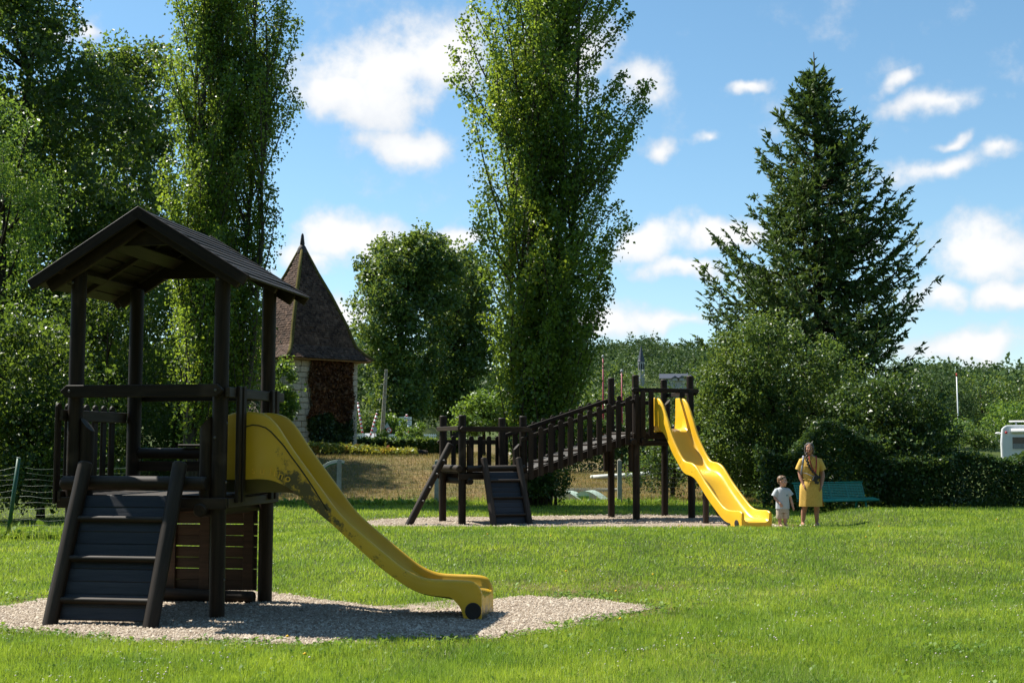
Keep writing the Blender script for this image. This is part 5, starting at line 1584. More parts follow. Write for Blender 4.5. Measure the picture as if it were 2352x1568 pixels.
# ------------------------------------------------------------------ road side beyond the bank
M_RED = simple('signal_red', (.50, .02, .02), .5); M_WHT = simple('signal_white', (.75, .75, .74), .5, .4, .05); M_GREY = simple('sign_grey_back', (.30, .32, .33), .5, .5, .1)
M_BLK = simple('sign_black', (.01, .01, .01), .6)
def gz(x, y): return Hs(x, y)
for (pa, pb, lb_) in (((821.5, 923), (833.5, 1000), 'raised red and white crossing barrier just right of the tower'), ((866, 948), (851, 1000), 'raised red and white crossing barrier leaning right beside the concrete pole'), ((934, 951), (941, 1000), 'short tip of a red and white barrier above the sapling')):
    a_, b_ = P(*pa, 112), P(*pb, 112)
    L_ = (a_ - b_).length
    t_ = thing('crossing_barrier', lb_, 'barrier', b_, 0, 'level crossing barriers')
    q = (a_ - b_).to_track_quat('Z', 'Y')
    MB().tube([(0, 0, -.8), (0, 0, L_)], .085, 8).build('boom', M_WHT, t_, True).rotation_euler = q.to_euler()
    for k in range(9):
        z = L_ - .05 - k * .36
        if z < .1: break
        s_ = MB().tube([(0, 0, z - .16), (0, 0, z)], .09, 8).build('red_band', M_RED, t_, True); s_.rotation_euler = q.to_euler()
    MB().box((-.25, -.2, gz(b_.x, 112) - b_.z), (.25, .2, -.5)).build('drive_box', M_GREY, t_)
# concrete utility pole
b_, a_ = P(876, 1006, 72), P(887, 848, 72)
up_ = thing('utility_pole', 'tall leaning concrete utility pole in front of the plane tree', 'pole', (b_.x, 72, gz(b_.x, 72)))
d0 = Vector((0, 0, -.2)); d1 = a_ - Vector(up_.location)
for s in (-1, 1):
    MB().tube([d0 + Vector((s * .10, 0, 0)), d1 + Vector((s * .06, 0, 0))], [.035, .028], 4).build('flange', M_CONC, up_)
MB().tube([d0 + Vector((0, .03, 0)), d1 + Vector((0, .03, 0))], [.09, .05], 4).build('web', M_CONC, up_)
for k in range(18):
    p = d0.lerp(d1, (k + .5) / 18); MB().box((p.x - .085, p.y - .05, p.z - .035), (p.x + .085, p.y + .03, p.z + .035)).build('rung', M_CONC, up_)
# no-left-turn sign
c = P(894, 988, 107)
sg = thing('road_sign', 'round red-rimmed no left turn sign', 'sign', (c.x, 107, gz(c.x, 107)))
zc = c.z - sg.location.z
MB().tube([(0, .03, 0), (0, .03, zc)], .03, 8).build('pole', M_GREY, sg, True)
disc = lambda r0, r1, y0, y1: MB().rings([[(r * math.cos(2 * math.pi * k / 32), y, zc + r * math.sin(2 * math.pi * k / 32)) for r, y in ((r0, y0), (r1, y0), (r1, y1), (r0, y1))] for k in range(32)], closed=True)
disc(.001, .185, -.012, .01).build('face', M_WHT, sg)
disc(.172, .232, -.02, .01).build('red_rim', M_RED, sg)
pts = [(.055, -.13), (.055, .0), (.03, .035), (-.05, .035)]
MB().tube([(x, -.02, zc + z) for x, z in pts], .02, 6).build('arrow', M_BLK, sg)
MB().prism([(-.05, zc - .02), (-.05, zc + .09), (-.14, zc + .035)][::-1], -.03, -.015).build('arrow_head', M_BLK, sg)
MB().tube([(-.125, -.036, zc + .125), (.125, -.036, zc - .125)], .016, 6).build('red_bar', M_RED, sg)
# place-name direction signs
c = P(936, 962, 110)
pn = thing('direction_sign', 'two white place-name direction boards on a grey post', 'sign', (c.x, 110, gz(c.x, 110)))
zc = c.z - pn.location.z
MB().tube([(-.2, .05, 0), (-.2, .05, zc + .25)], .045, 8).build('pole', M_GREY, pn, True)
for z, hh, txt in ((zc + .06, .25, ['VEZELAY']), (zc - .34, .38, ['AVALLON', 'PARKING'])):
    b_ = MB().box((-.72, -.02, z - hh / 2), (.36, .02, z + hh / 2)).build('board', M_WHT, pn)
    if txt[0] == 'VEZELAY': text_mesh('lettering', 'VÉZELAY', .2, .004, M_BLK, b_, (-.17, -.026, z - .07), (math.pi / 2, 0, 0), .95)
    else:
        for j in range(2):       # two lines too small to read: dark dashes
            for k in range(7): MB().box((-.42 + k * .1, -.028, z + .05 - j * .17), (-.36 + k * .1, -.022, z + .13 - j * .17)).build('lettering', M_BLK, b_)
# backs of other signs
for px_, py_, r_, tri, lb_ in ((860, 986, .19, 0, 'grey back of a round sign left of the concrete pole'), (889, 978, .25, 3, 'grey back of a triangular sign behind the no left turn sign'), (957, 982, .25, 3, 'grey back of a triangular sign left of the low tower')):
    c = P(px_, py_, 118); t_ = thing('road_sign', lb_, 'sign', (c.x, 118, gz(c.x, 118)))
    zz = c.z - t_.location.z
    n_ = 3 if tri else 20
    poly = [(1.35 * r_ * math.cos(math.pi / 2 + 2 * math.pi * k / n_), zz + 1.35 * r_ * math.sin(math.pi / 2 + 2 * math.pi * k / n_)) for k in range(n_)]
    MB().prism(poly, -.015, .015).build('plate', M_GREY, t_)
    MB().tube([(0, .04, 0), (0, .04, zz)], .035, 8).build('pole', simple('rusty_pole', (.2, .08, .05), .7) if px_ == 860 else M_GREY, t_, True)
# white fence pieces along the crossing
for px_, wq, lb_ in ((826, 1.1, 'white rail fence piece beside the tower base'), (902, 1.5, 'white rail fence piece under the no left turn sign'), (930, 1.2, 'white rail fence piece behind the sapling'), (988, 1.0, 'white rail fence piece left of the low tower posts')):
    x = P(px_, 1000, 100).x; t_ = thing('white_fence', lb_, 'fence', (x, 100, gz(x, 100)), 0, 'white fences of the crossing')
    zt = P(px_, 996, 100).z - t_.location.z
    for k in range(int(wq * 7)):
        MB().box((-wq / 2 + k * .143, 0, 0), (-wq / 2 + k * .143 + .07, .03, zt)).build('slat', M_WHT, t_)
    MB().box((-wq / 2, .032, zt * .7), (wq / 2, .06, zt * .7 + .09)).build('rail', M_WHT, t_)
# parked white car glimpsed by the barrier
x = P(862, 1000, 121).x
car = thing('parked_car', 'pale car glimpsed behind the barrier post', 'car', (x, 121, gz(x, 121) - .62), R(84))
prof_ = [(-1.9, .35), (1.9, .35), (1.95, .75), (1.2, .92), (.65, 1.42), (-.9, 1.45), (-1.7, .95), (-1.95, .8)]
bevelled(MB().prism(prof_, -.8, .8).build('body', M_GREY, car).data, .05)
MB().prism([(-.85, .95), (1.0, .95), (.58, 1.36), (-.72, 1.38)], -.83, .83).build('window', simple('car_glass', (.03, .04, .045), .1, .6), car)
for xx in (-1.2, 1.2):
    for yy in (-.82, .7): MB().tube([(xx, yy, .32), (xx, yy + .14, .32)], .32, 16).build('wheel', M_BLK, car, True)

# red masts behind the bridge
for px_, ytop, Yq, lb_ in ((1385, 822, 70, 'taller thin red mast right of the poplar'), (1428, 855, 72, 'shorter thin red mast near the tower post')):
    a_ = P(px_, ytop, Yq); t_ = thing('red_mast', lb_, 'mast', (a_.x, Yq, gz(a_.x, Yq)), 0, 'red masts')
    zt = a_.z - t_.location.z
    MB().tube([(0, 0, 0), (0, 0, zt)], [.06, .035], 8).build('pole', simple('mast_red', (.28, .02, .04), .5), t_, True)
    MB().ball((0, 0, zt + .08), (.08, .08, .1), 8, 6).build('lamp_head', M_GREY, t_, True)

# rugby goal
gl = thing('rugby_goal', 'white rugby goal posts with a red-tipped upright', 'goal', (P(2150, 1000, 160).x, 160, Hs(P(2150, 1000, 160).x, 160)))
gb_, gt_ = P(2200, 1003, 160), P(2197, 857, 160)
xr = gt_.x - gl.location.x; z0 = gl.location.z
for s, xx in ((0, xr), (1, xr - 5.6)):
    p = MB().tube([(xx + .08, 0, 0), (xx, 0, gt_.z - z0 - .4)], [.09, .07], 10).build('upright', M_WHT, gl, True)
    if s == 0: MB().tube([(xx, 0, gt_.z - z0 - .4), (xx, 0, gt_.z - z0)], .085, 10).build('red_tip', M_RED, p, True)
MB().tube([(xr - 5.6, 0, gb_.z - z0), (xr, 0, gb_.z - z0)], .075, 10).build('crossbar', M_WHT, gl, True)

# camper van at the right edge
M_VAN = simple('van_white', (.72, .73, .74), .35, .5, .05, 3, .02)
cv_ = P(2298, 976, 55)
vn = thing('camper_van', 'white camper van cut by the right edge behind the hedge', 'camper van', (cv_.x, 55, Hs(cv_.x, 55)), R(-20))
zt = cv_.z - vn.location.z
prof_ = [(.02, .45), (6.2, .45), (6.4, 1.0), (6.2, zt - .5), (5.6, zt), (.22, zt), (.06, zt - .12), (0, zt - .75)]
bd = MB().prism(prof_, 0, 2.2).build('body', M_VAN, vn); bevelled(bd.data, .06, 2)
wz = P(2320, 1017, 55).z - vn.location.z
w_ = MB().box((.40, -.02, wz - .30), (1.42, .0, wz + .30)).build('window', M_VAN, vn)
MB().box((.46, -.03, wz - .25), (1.36, -.022, wz + .25)).build('pane', simple('van_glass', (.04, .045, .05), .12, .6), w_)
MB().box((.48, -.036, wz - .25), (1.34, -.032, wz - .02)).build('blind', simple('van_blind', (.22, .23, .24), .7), w_)
MB().tube([(.42, -.07, zt - .25), (5.2, -.07, zt - .25)], .085, 10).build('awning_case', M_VAN, vn, True)
rr_ = MB().tube([(.35, .25, zt + .16), (4.8, .25, zt + .16)], .035, 8).build('roof_rail', M_WHT, vn, True)
for xx in (.6, 2.0, 3.4): MB().box((xx, .22, zt - .01), (xx + .06, .28, zt + .15)).build('rail_foot', M_GREY, rr_)
MB().ball((.22, -.03, zt - .32), (.05, .03, .05), 8, 6).build('side_lamp', M_RED, vn, True)
MB().ball((-.1, .2, wz + .42), (.13, .08, .05), 8, 6).build('mirror_lamp', M_WHT, vn, True)
for k, colr in enumerate(((.10, .16, .32), (.45, .24, .05))):
    MB().tube([(1.0 + .3 * k, -.006, zt - .62 + .05 * k), (2.0, -.006, zt - .50 + .06 * k), (3.4, -.006, zt - .52 + .05 * k)], .03, 6, flat=.3).build('stripe', simple('van_stripe_%s' % ('blue', 'orange')[k], colr, .5), vn, True)
for xx in (1.2, 5.0): MB().tube([(xx, .05, .33), (xx, .25, .33)], .33, 16).build('wheel', M_BLK, vn, True)

# ------------------------------------------------------------------ hill: church, house, woods
M_SLATE = simple('blue_slate', (.05, .058, .075), .6, .4, .2, 3)
M_CSTONE = simple('church_stone', (.30, .30, .29), .9, .2, .15, 2)
cpx = P(1473, 860, 330)
ch = thing('church_spire', 'slender slate church spire rising from the wooded hill', 'church', (cpx.x, 330, cpx.z - 4))
z_ = lambda y: P(1473, y, 330).z - ch.location.z
rr = lambda r, z, n=8: [(r * math.cos(2 * math.pi * (k + .5) / n), r * math.sin(2 * math.pi * (k + .5) / n), z) for k in range(n)]
MB().rings([rr(1.05, z_(830)), rr(.88, z_(827)), rr(.46, z_(810)), rr(.03, z_(792))]).build('spire', M_SLATE, ch)
bf = MB().rings([rr(.86, -6), rr(.86, z_(831))]).build('belfry', M_CSTONE, ch)
for k in range(8):
    a = 2 * math.pi * k / 8
    zb, zh = z_(848), z_(838)
    poly = [(-.17, zb), (.17, zb), (.17, zh), (.1, zh + .25), (0, zh + .38), (-.1, zh + .25), (-.17, zh)]
    o_ = MB().prism(poly, -.84, -.78).build('arch', M_BLK, bf); o_.rotation_euler = (0, 0, a)
M_COP = simple('verdigris', (.18, .30, .27), .6)
MB().tube([(0, 0, z_(787)), (0, 0, z_(772))], .06, 6).build('cross_staff', M_COP, ch, True)
MB().box((-.45, -.04, z_(779) - .05), (.45, .04, z_(779) + .05)).build('cross_arm', M_COP, ch)
MB().ball((0, 0, z_(774)), (.16, .12, .2), 8, 6).build('weathercock', M_COP, ch, True)

hp = P(1552, 880, 265)
ho = thing('house', 'grey-roofed house with white dormers on the wooded hillside', 'house', (hp.x, 265, hp.z), R(-6))
zz = lambda y: P(1552, y, 265).z - ho.location.z
MB().box((-3.0, -2.5, -3), (3.0, 2.5, zz(869))).build('wall', simple('house_render', (.34, .33, .31), .9), ho)
rf = MB().prism([(-2.9, zz(869) - .1), (2.9, zz(869) - .1), (0, zz(858))], -3.4, 3.4).build('roof', M_SLATE, ho); rf.rotation_euler = (0, 0, R(90))
for xx in (-.2, 1.2):
    dm = bpy.data.objects.new('dormer', None); dm.empty_display_size = .3; link(dm, ho)
    MB().box((xx - .5, -3.2, zz(876)), (xx + .5, -1.2, zz(869))).build('front', MATS['house_render'], dm)
    MB().prism([(xx - .7, zz(869.5)), (xx + .7, zz(869.5)), (xx, zz(864.5))], -3.4, -1.0).build('dormer_roof', M_SLATE, dm)
    MB().box((xx - .16, -3.24, zz(874.5)), (xx + .16, -3.2, zz(871))).build('window', M_GREY, dm)
MB().box((2.4, -.4, zz(862)), (3.0, .4, zz(853))).build('chimney', M_CSTONE, ho)

rgw = np.random.default_rng(9)
def wood_stuff(name, label, spots, per, leaf, mat=None, sq=1.0):
    """a far wood read as one mass: many crowns in one mesh. spots: (x, y, crown radius, height)"""
    C = np.array([(x, y, Hs(x, y) + h * .55) for x, y, r, h in spots]); rad = np.array([(r, r, h * .5) for x, y, r, h in spots])
    n = len(C); idx = np.repeat(np.arange(n), per)
    d = rgw.normal(0, 1, (n * per, 3)); d /= np.linalg.norm(d, axis=1)[:, None]; d[:, 2] = np.where(d[:, 2] < -.5, -d[:, 2], d[:, 2])
    lump = 1 + .30 * np.sin(d[:, 0] * 5 + idx) * np.sin(d[:, 2] * 6 + idx * 2.3) + .12 * np.sin(d[:, 1] * 11 + idx * .7)
    Pn = C[idx] + d * rad[idx] * (lump * (.72 + .28 * rgw.random(n * per) ** .5))[:, None]
    S = leaf * np.repeat(np.array([s[2] for s in spots]) / 4.5, per) * rgw.lognormal(0, .3, n * per)
    tone = rgw.normal(0, .2, n)
    o_ = crown(name, Pn, S, np.clip(.42 + tone[idx] + rgw.normal(0, .13, n * per), 0, 1), mat or M_FAR, None, rgw, droop=.1, aspect=.8)
    return tag(o_, label, 'wood', None, 'stuff')
def scatter(pa, pb, ya, yb, n, r0, r1, hf=1.9):
    out = []
    for _ in range(n):
        Y = ya + (yb - ya) * rgw.random() ** .8; x = P(rgw.uniform(pa, pb), 900, Y).x; r = rgw.uniform(r0, r1)
        out.append((x, Y, r, r * hf * rgw.uniform(.85, 1.2)))
    return out
wood_stuff('hill_wood', 'wooded hillside round the church spire', [s for s in scatter(1250, 1720, 290, 640, 190, 3.5, 6.0) if not (abs(s[0] - cpx.x) < 6 and s[1] < 332)], 290, .66)
wood_stuff('hill_wood', 'wooded hillside beyond the rugby goal at the right', scatter(2040, 2450, 230, 560, 150, 3.6, 6.5), 310, .62)
wood_stuff('hill_wood', 'distant dark pine wood between the tower and the plane tree', scatter(720, 1260, 135, 260, 110, 2.6, 4.0, 2.6), 240, .7)
wood_stuff('added_unseen_wood', 'added unseen trees behind and beside the camera that cut the skylight', [(x, y, rgw.uniform(3.5, 5), rgw.uniform(13, 18)) for x, y in [(-34, -8), (-27, -14), (-19, -18), (-11, -21), (-3, -22), (5, -21), (13, -20), (21, -17), (28, -12), (34, -5), (38, 4), (-38, 2)]], 700, 1.6, M_WOOD_LEAF)  # trees added out of view to hold back skylight
# separate trees and bushes of the middle distance
for k, (px_, ybot, ytop, Yq, rx, mat_, lb_, nc) in enumerate([
        (1415, 985, 838, 150, 3.6, M_PLANE, 'light green leafy tree left of the church spire', 120),
        (1345, 1000, 880, 140, 3.0, M_PLANE, 'dark tree between the poplar and the red mast', 90),
        (1497, 990, 866, 170, 3.6, M_HEDGE, 'dark conifer-like tree below the church spire', 110),
        (1565, 985, 874, 165, 3.0, M_FAR, 'soft green tree below the hillside house', 80),
        (1450, 1010, 940, 110, 2.4, M_PLANE, 'bushy tree seen through the bridge palings', 70),
        (2165, 1010, 835, 185, 4.6, M_FAR, 'feathery pale green tree left of the white goal upright', 150),
        (2255, 1010, 848, 200, 5.0, M_PLANE, 'dark rounded tree right of the white goal upright', 150),
        (2345, 1000, 862, 210, 4.6, M_PLANE, 'dark tree at the right edge above the camper van', 120),
        (2110, 1000, 850, 175, 3.2, M_FAR, 'greyish tree just right of the spruce', 90),
        (2165, 1030, 945, 95, 1.9, M_ASH, 'sunlit bush under the white goal crossbar', 90),
        (2240, 1030, 965, 90, 1.8, M_SHRUB, 'grey-green bush left of the camper van', 80),
        (2330, 1000, 920, 100, 2.2, M_ASH, 'yellow-green bush rising behind the camper van', 90),
        (850, 1005, 925, 125, 1.7, M_SHRUB, 'rounded bush behind the raised barrier', 70),
        (895, 1005, 945, 121, 1.2, M_ASH, 'weeping pale green shrub behind the concrete pole', 50)]):
    zt, zb_ = P(px_, ytop, Yq).z, P(px_, ybot, Yq).z
    c = P(px_, (ytop + ybot) / 2, Yq)
    gzz = Hs(c.x, Yq)
    zb_ = max(gzz + .3, min(zb_, zt - 1.5))
    rz = (zt - zb_) / 2
    lf = .0016 * Yq
    broadleaf('bush' if zt - gzz < 5 else 'broadleaf_tree', lb_, (c.x, Yq), [((c.x, Yq, zt - rz), (rx, rx * .9, rz), 1), ((c.x + rx * .35, Yq, zt - rz * 1.25), (rx * .75, rx * .7, rz * .7), .6), ((c.x - rx * .4, Yq, zt - rz * 1.3), (rx * .7, rx * .7, rz * .65), .6)], nc, rx * .24, 44, lf, mat_, 130 + k, .02 * rx * 3, 'trees of the middle distance', 'tree' if zt - gzz >= 5 else 'bush', limbs=5)

# ------------------------------------------------------------------ people
def fuse(name, mb, mat, parent, vox=.007, it=6, fac=.5):
    """overlapping limbs fused into one continuous skin"""
    me = mb.mesh('raw'); o_ = bpy.data.objects.new('raw', me); COL.objects.link(o_)
    r = o_.modifiers.new('r', 'REMESH'); r.mode = 'VOXEL'; r.voxel_size = vox; r.use_smooth_shade = True
    s = o_.modifiers.new('s', 'SMOOTH'); s.factor = fac; s.iterations = it
    dg = bpy.context.evaluated_depsgraph_get()
    m2 = bpy.data.meshes.new_from_object(o_.evaluated_get(dg)); m2.name = name
    bpy.data.objects.remove(o_); bpy.data.meshes.remove(me)
    m2.materials.clear()
    m2.polygons.foreach_set('use_smooth', [True] * len(m2.polygons))
    return obj(name, m2, mat, parent)


def limb(mb, pts, rad, seg=12):
    """tapered limb with rounded ends"""
    mb.tube(pts, rad, seg)
    for p, r in ((pts[0], rad[0]), (pts[-1], rad[-1])): mb.ball(p, (r, r, r), 12, 8)
    for p, r in zip(pts[1:-1], rad[1:-1]): mb.ball(p, (r, r, r), 12, 8)


def skin(name, col):
    m, t, o = new_mat(name)
    b = principled(t, o, ramp(t, noise(t, 14, 3), [(.3, tuple(c * .9 for c in col)), (.7, tuple(min(1, c * 1.08) for c in col))]), .5, .35)
    b.inputs['Subsurface Weight'].default_value = .12; b.inputs['Subsurface Radius'].default_value = (.012, .005, .003)
    b.inputs['Subsurface Scale'].default_value = .5
    return m


def cloth(name, c1, c2, sc=60):
    m, t, o = new_mat(name)
    principled(t, o, ramp(t, noise(t, sc, 4, .65), [(.35, c1), (.65, c2)]), .9, .15, bump(t, noise(t, 9, 4), .35, .012))
    return m


def head(mb, c, r, yaw, tilt=0.0):
    """head with brow, nose, lips, chin and ears; c centre, r half height, looking along -y turned by yaw"""
    M_ = Matrix.Translation(c) @ Matrix.Rotation(yaw, 4, 'Z') @ Matrix.Rotation(tilt, 4, 'X')
    def bl(p, s):
        q = MB().ball((0, 0, 0), s, 14, 10)
        mb.add([M_ @ (Vector(p) + Vector(v)) for v in q.V], q.F)
    bl((0, .01 * r / .11, .25 * r), (.68 * r, .80 * r, .75 * r))
    bl((0, -.12 * r, -.30 * r), (.56 * r, .62 * r, .66 * r))
    bl((0, -.42 * r, -.78 * r), (.26 * r, .22 * r, .20 * r))
    bl((0, -.70 * r, -.10 * r), (.10 * r, .16 * r, .22 * r)); bl((0, -.80 * r, -.24 * r), (.14 * r, .13 * r, .10 * r))
    bl((0, -.62 * r, .16 * r), (.46 * r, .14 * r, .10 * r))
    for s in (-1, 1):
        bl((s * .36 * r, -.52 * r, -.22 * r), (.18 * r, .16 * r, .16 * r))
        bl((s * .66 * r, .06 * r, -.08 * r), (.09 * r, .16 * r, .24 * r))
    bl((0, -.66 * r, -.50 * r), (.24 * r, .10 * r, .065 * r))
    return M_


def face_parts(M_, r, parent, lip, iris=(.05, .035, .02), mouth_open=.0):
    mw = simple('eye_white', (.62, .6, .57), .3, .5, .02); mi = simple('iris', iris, .25, .6, .05); ml = simple('lips', lip, .5, .4, .1); mbk = simple('brow_hair', (.07, .055, .04), .8)
    for s in (-1, 1):
        MB().ball(M_ @ Vector((s * .27 * r, -.605 * r, .02 * r)), (.085 * r,) * 3, 10, 8).build('eye', mw, parent, True)
        MB().ball(M_ @ Vector((s * .27 * r, -.665 * r, .02 * r)), (.045 * r,) * 3, 8, 6).build('iris', mi, parent, True)
        MB().tube([M_ @ Vector((s * .13 * r, -.74 * r, .17 * r)), M_ @ Vector((s * .28 * r, -.74 * r, .21 * r)), M_ @ Vector((s * .42 * r, -.66 * r, .17 * r))], .026 * r, 6).build('eyebrow', mbk, parent, True)
    MB().tube([M_ @ Vector((-.20 * r, -.68 * r, -.485 * r)), M_ @ Vector((0, -.755 * r, -.455 * r)), M_ @ Vector((.20 * r, -.68 * r, -.485 * r))], .034 * r, 8).build('upper_lip', ml, parent, True)
    MB().tube([M_ @ Vector((-.17 * r, -.68 * r, -.51 * r)), M_ @ Vector((0, -.745 * r, -.565 * r - mouth_open)), M_ @ Vector((.17 * r, -.68 * r, -.51 * r))], .038 * r, 8).build('lower_lip', ml, parent, True)
    if mouth_open: MB().ball(M_ @ Vector((0, -.72 * r, -.51 * r)), (.13 * r, .05 * r, .045 * r), 10, 6).build('mouth', M_BLK, parent, True)


def ell(cx, cy, z, rx, ry, n=40, fold=0.0, ph=0.0, lob_=7):
    return [(cx + rx * math.cos(a) * (1 + fold * math.sin(lob_ * a + ph)), cy + ry * math.sin(a) * (1 + fold * math.sin(lob_ * a + ph + 1)), z) for a in [2 * math.pi * k / n for k in range(n)]]


def hand(mb, wrist, along, palm_n, size, curl=.5):
    """palm with five bent fingers; along: direction of the fingers, palm_n: palm side"""
    al = Vector(along).normalized(); pn = Vector(palm_n).normalized(); sd_ = al.cross(pn).normalized(); pn = sd_.cross(al).normalized()
    w = Vector(wrist)
    for k in range(4):
        o_ = sd_ * (k - 1.5) * size * .17
        mb.tube([w + o_ * .5, w + al * size * .42 + o_], [size * .13, size * .12], 8)
        b = w + al * size * .42 + o_; L_ = size * (.40, .47, .44, .33)[k]
        j1 = b + (al * math.cos(curl * .5) + pn * math.sin(curl * .5)) * L_ * .45
        j2 = j1 + (al * math.cos(curl * 1.3) + pn * math.sin(curl * 1.3)) * L_ * .35
        j3 = j2 + (al * math.cos(curl * 2) + pn * math.sin(curl * 2)) * L_ * .25
        limb(mb, [b, j1, j2, j3], [size * .078, size * .07, size * .064, size * .055], 8)
    tb_ = w + al * size * .12 - sd_ * size * .22
    limb(mb, [tb_, tb_ + (al * .7 - sd_ * .6 + pn * .2) * size * .24, tb_ + (al * 1.15 - sd_ * .62 + pn * .4) * size * .36], [size * .10, size * .08, size * .065], 8)


# --- woman
wp = P(1863, 1203, 25.5)
wz = Hs(wp.x, 25.5)
wm = thing('person', 'adult in a yellow belted shirt dress with long braid and hands in pockets', 'person', (wp.x, 25.5, wz), R(-4))
SK1 = skin('tanned_skin', (.40, .20, .125))
mb = MB()
hd = head(mb, (-.012, -.02, 1.52), .118, R(-8), R(-6))
limb(mb, [(0, .02, 1.44), (.008, .025, 1.33)], [.052, .06])
mb.ball((.015, .02, 1.20), (.165, .105, .20), 18, 12); mb.ball((.015, .02, 1.02), (.135, .10, .18), 18, 12); mb.ball((.01, .025, .84), (.175, .125, .17), 18, 12)
limb(mb, [(-.12, .02, 1.265), (.15, .02, 1.265)], [.042, .042])
limb(mb, [(-.148, .02, 1.245), (-.195, .045, 1.05), (-.185, .0, .94), (-.135, -.07, .80)], [.042, .044, .04, .03])
limb(mb, [(.182, .02, 1.245), (.245, .055, 1.05), (.25, .02, .97), (.205, -.06, .80)], [.042, .044, .041, .03])
hand(mb, (-.135, -.07, .80), (.15, -.15, -1), (1, 0, 0), .16, .3)
hand(mb, (.205, -.06, .80), (-.2, -.15, -1), (-1, 0, 0), .16, .3)
limb(mb, [(-.085, .02, .80), (-.11, .01, .42), (-.115, .01, .36), (-.135, .04, .26), (-.155, .03, .07)], [.095, .064, .056, .054, .034])
limb(mb, [(.085, .02, .80), (.115, .01, .42), (.118, .01, .36), (.118, .04, .26), (.118, .03, .07)], [.095, .064, .056, .054, .034])
for xx in (-.16, .12):
    limb(mb, [(xx, .05, .035), (xx - .005, -.06, .03), (xx - .008, -.13, .022)], [.036, .036, .026])
fuse('body', mb, SK1, wm, .0085, 4)
face_parts(hd, .118, wm, (.30, .09, .08), mouth_open=.006)
# sandals
M_SAND = simple('sandal_white', (.6, .58, .54), .6)
for xx in (-.165, .115): MB().prism([(-.045, 0), (.045, 0), (.045, .022), (-.045, .022)], -.16, .09).build('sandal', M_SAND, wm, loc=(xx, 0, .0))
# hair: crown, sides and a braid over the right shoulder
M_HAIR = wood('greying_hair', (.035, .030, .026), (.24, .22, .20), .55, .35, 2)
mb = MB()
def hb(p, s): mb.add([hd @ (Vector(p) + Vector(v)) for v in MB().ball((0, 0, 0), s, 16, 12).V], MB().ball((0, 0, 0), s, 16, 12).F)
r = .118
hb((0, .16 * r, .34 * r), (.74 * r, .80 * r, .72 * r)); hb((0, .40 * r, -.1 * r), (.72 * r, .55 * r, .95 * r))
for s in (-1, 1):
    hb((s * .66 * r, -.02 * r, .12 * r), (.15 * r, .36 * r, .55 * r)); hb((s * .68 * r, .16 * r, -.45 * r), (.16 * r, .3 * r, .5 * r)); hb((s * .30 * r, -.26 * r, .66 * r), (.34 * r, .28 * r, .22 * r))
fuse('hair', mb, M_HAIR, wm, .006, 12)
M_BRAID = wood('dark_braid_hair', (.018, .012, .009), (.075, .05, .035), .5, .4, 2)
bp = [Vector(v) for v in ((-.075, -.05, 1.43), (-.078, -.105, 1.36), (-.07, -.135, 1.28), (-.055, -.15, 1.20), (-.02, -.16, 1.13), (.02, -.165, 1.07), (.06, -.165, 1.03))]
br_ = bpy.data.objects.new('braid', None); br_.empty_display_size = .05; link(br_, wm)
for k in range(15):
    f = k / 15 * (len(bp) - 1); j = min(int(f), len(bp) - 2); c = bp[j].lerp(bp[j + 1], f - j)
    s = .027 - .009 * k / 15
    o_ = MB().ball((0, 0, 0), (s, s * .8, s * 1.15), 8, 6).build('plait', M_BRAID, br_, True); o_.location = c + Vector((.008 * (-1) ** k, 0, 0)); o_.rotation_euler = (0, .6 * (-1) ** k, 0)
MB().tube([(.05, -.165, 1.035), (.085, -.165, 1.01), (.12, -.165, 1.005)], [.014, .02, .004], 8).build('braid_end', M_BRAID, br_, True)
# dress
M_DRESS = cloth('yellow_linen', (.57, .35, .07), (.71, .465, .12), 45)
M_DRESS_IN = cloth('dress_lining', (.55, .26, .05), (.6, .3, .06), 45)
mb = MB()
rr = [ell(.012, .02, 1.365, .075, .065), ell(.012, .02, 1.345, .13, .085), ell(.015, .02, 1.315, .165, .10), ell(.018, .02, 1.25, .182, .122), ell(.018, .015, 1.17, .178, .142, 40, .010), ell(.016, .012, 1.08, .168, .136, 40, .02, .5, 9), ell(.014, .012, .99, .160, .124, 40, .035, 0, 11), ell(.012, .012, .93, .152, .116, 40, .045, 0, 13), ell(.011, .012, .90, .153, .116, 40, .045, 0, 13), ell(.010, .012, .86, .178, .136, 40, .03, 1, 9), ell(.008, .012, .78, .212, .162, 40, .015, 1), ell(.005, .012, .66, .220, .166, 40, .025, 2), ell(.0, .012, .54, .220, .166, 40, .035, 2.2), ell(-.004, .012, .43, .223, .17, 40, .04, 2.4), ell(-.005, .012, .385, .225, .17, 40, .042, 2.5)]
mb.rings(rr, False)
inner = [[(v[0] * .975, v[1] * .97, v[2] + .004) for v in q] for q in rr[-5:]][::-1]
k0 = len(mb.V); mb.rings(inner, False)
for s, sh, el_, zz in ((-1, -.148, -.212, 1.10), (1, .182, .252, 1.10)):
    a_, b_ = Vector((sh, .02, 1.275)), Vector((el_, .045, zz))
    mb.tube([a_ + Vector((-s * .05, 0, .02)), a_, a_.lerp(b_, .5), b_], [.05, .066, .072, .075], 18, False)
    mb.tube([b_, b_ + (a_ - b_) * .15], [.075, .064], 18, False)
me = mb.mesh('dress'); me.polygons.foreach_set('use_smooth', [True] * len(me.polygons))
dr = obj('dress', me, M_DRESS, wm)
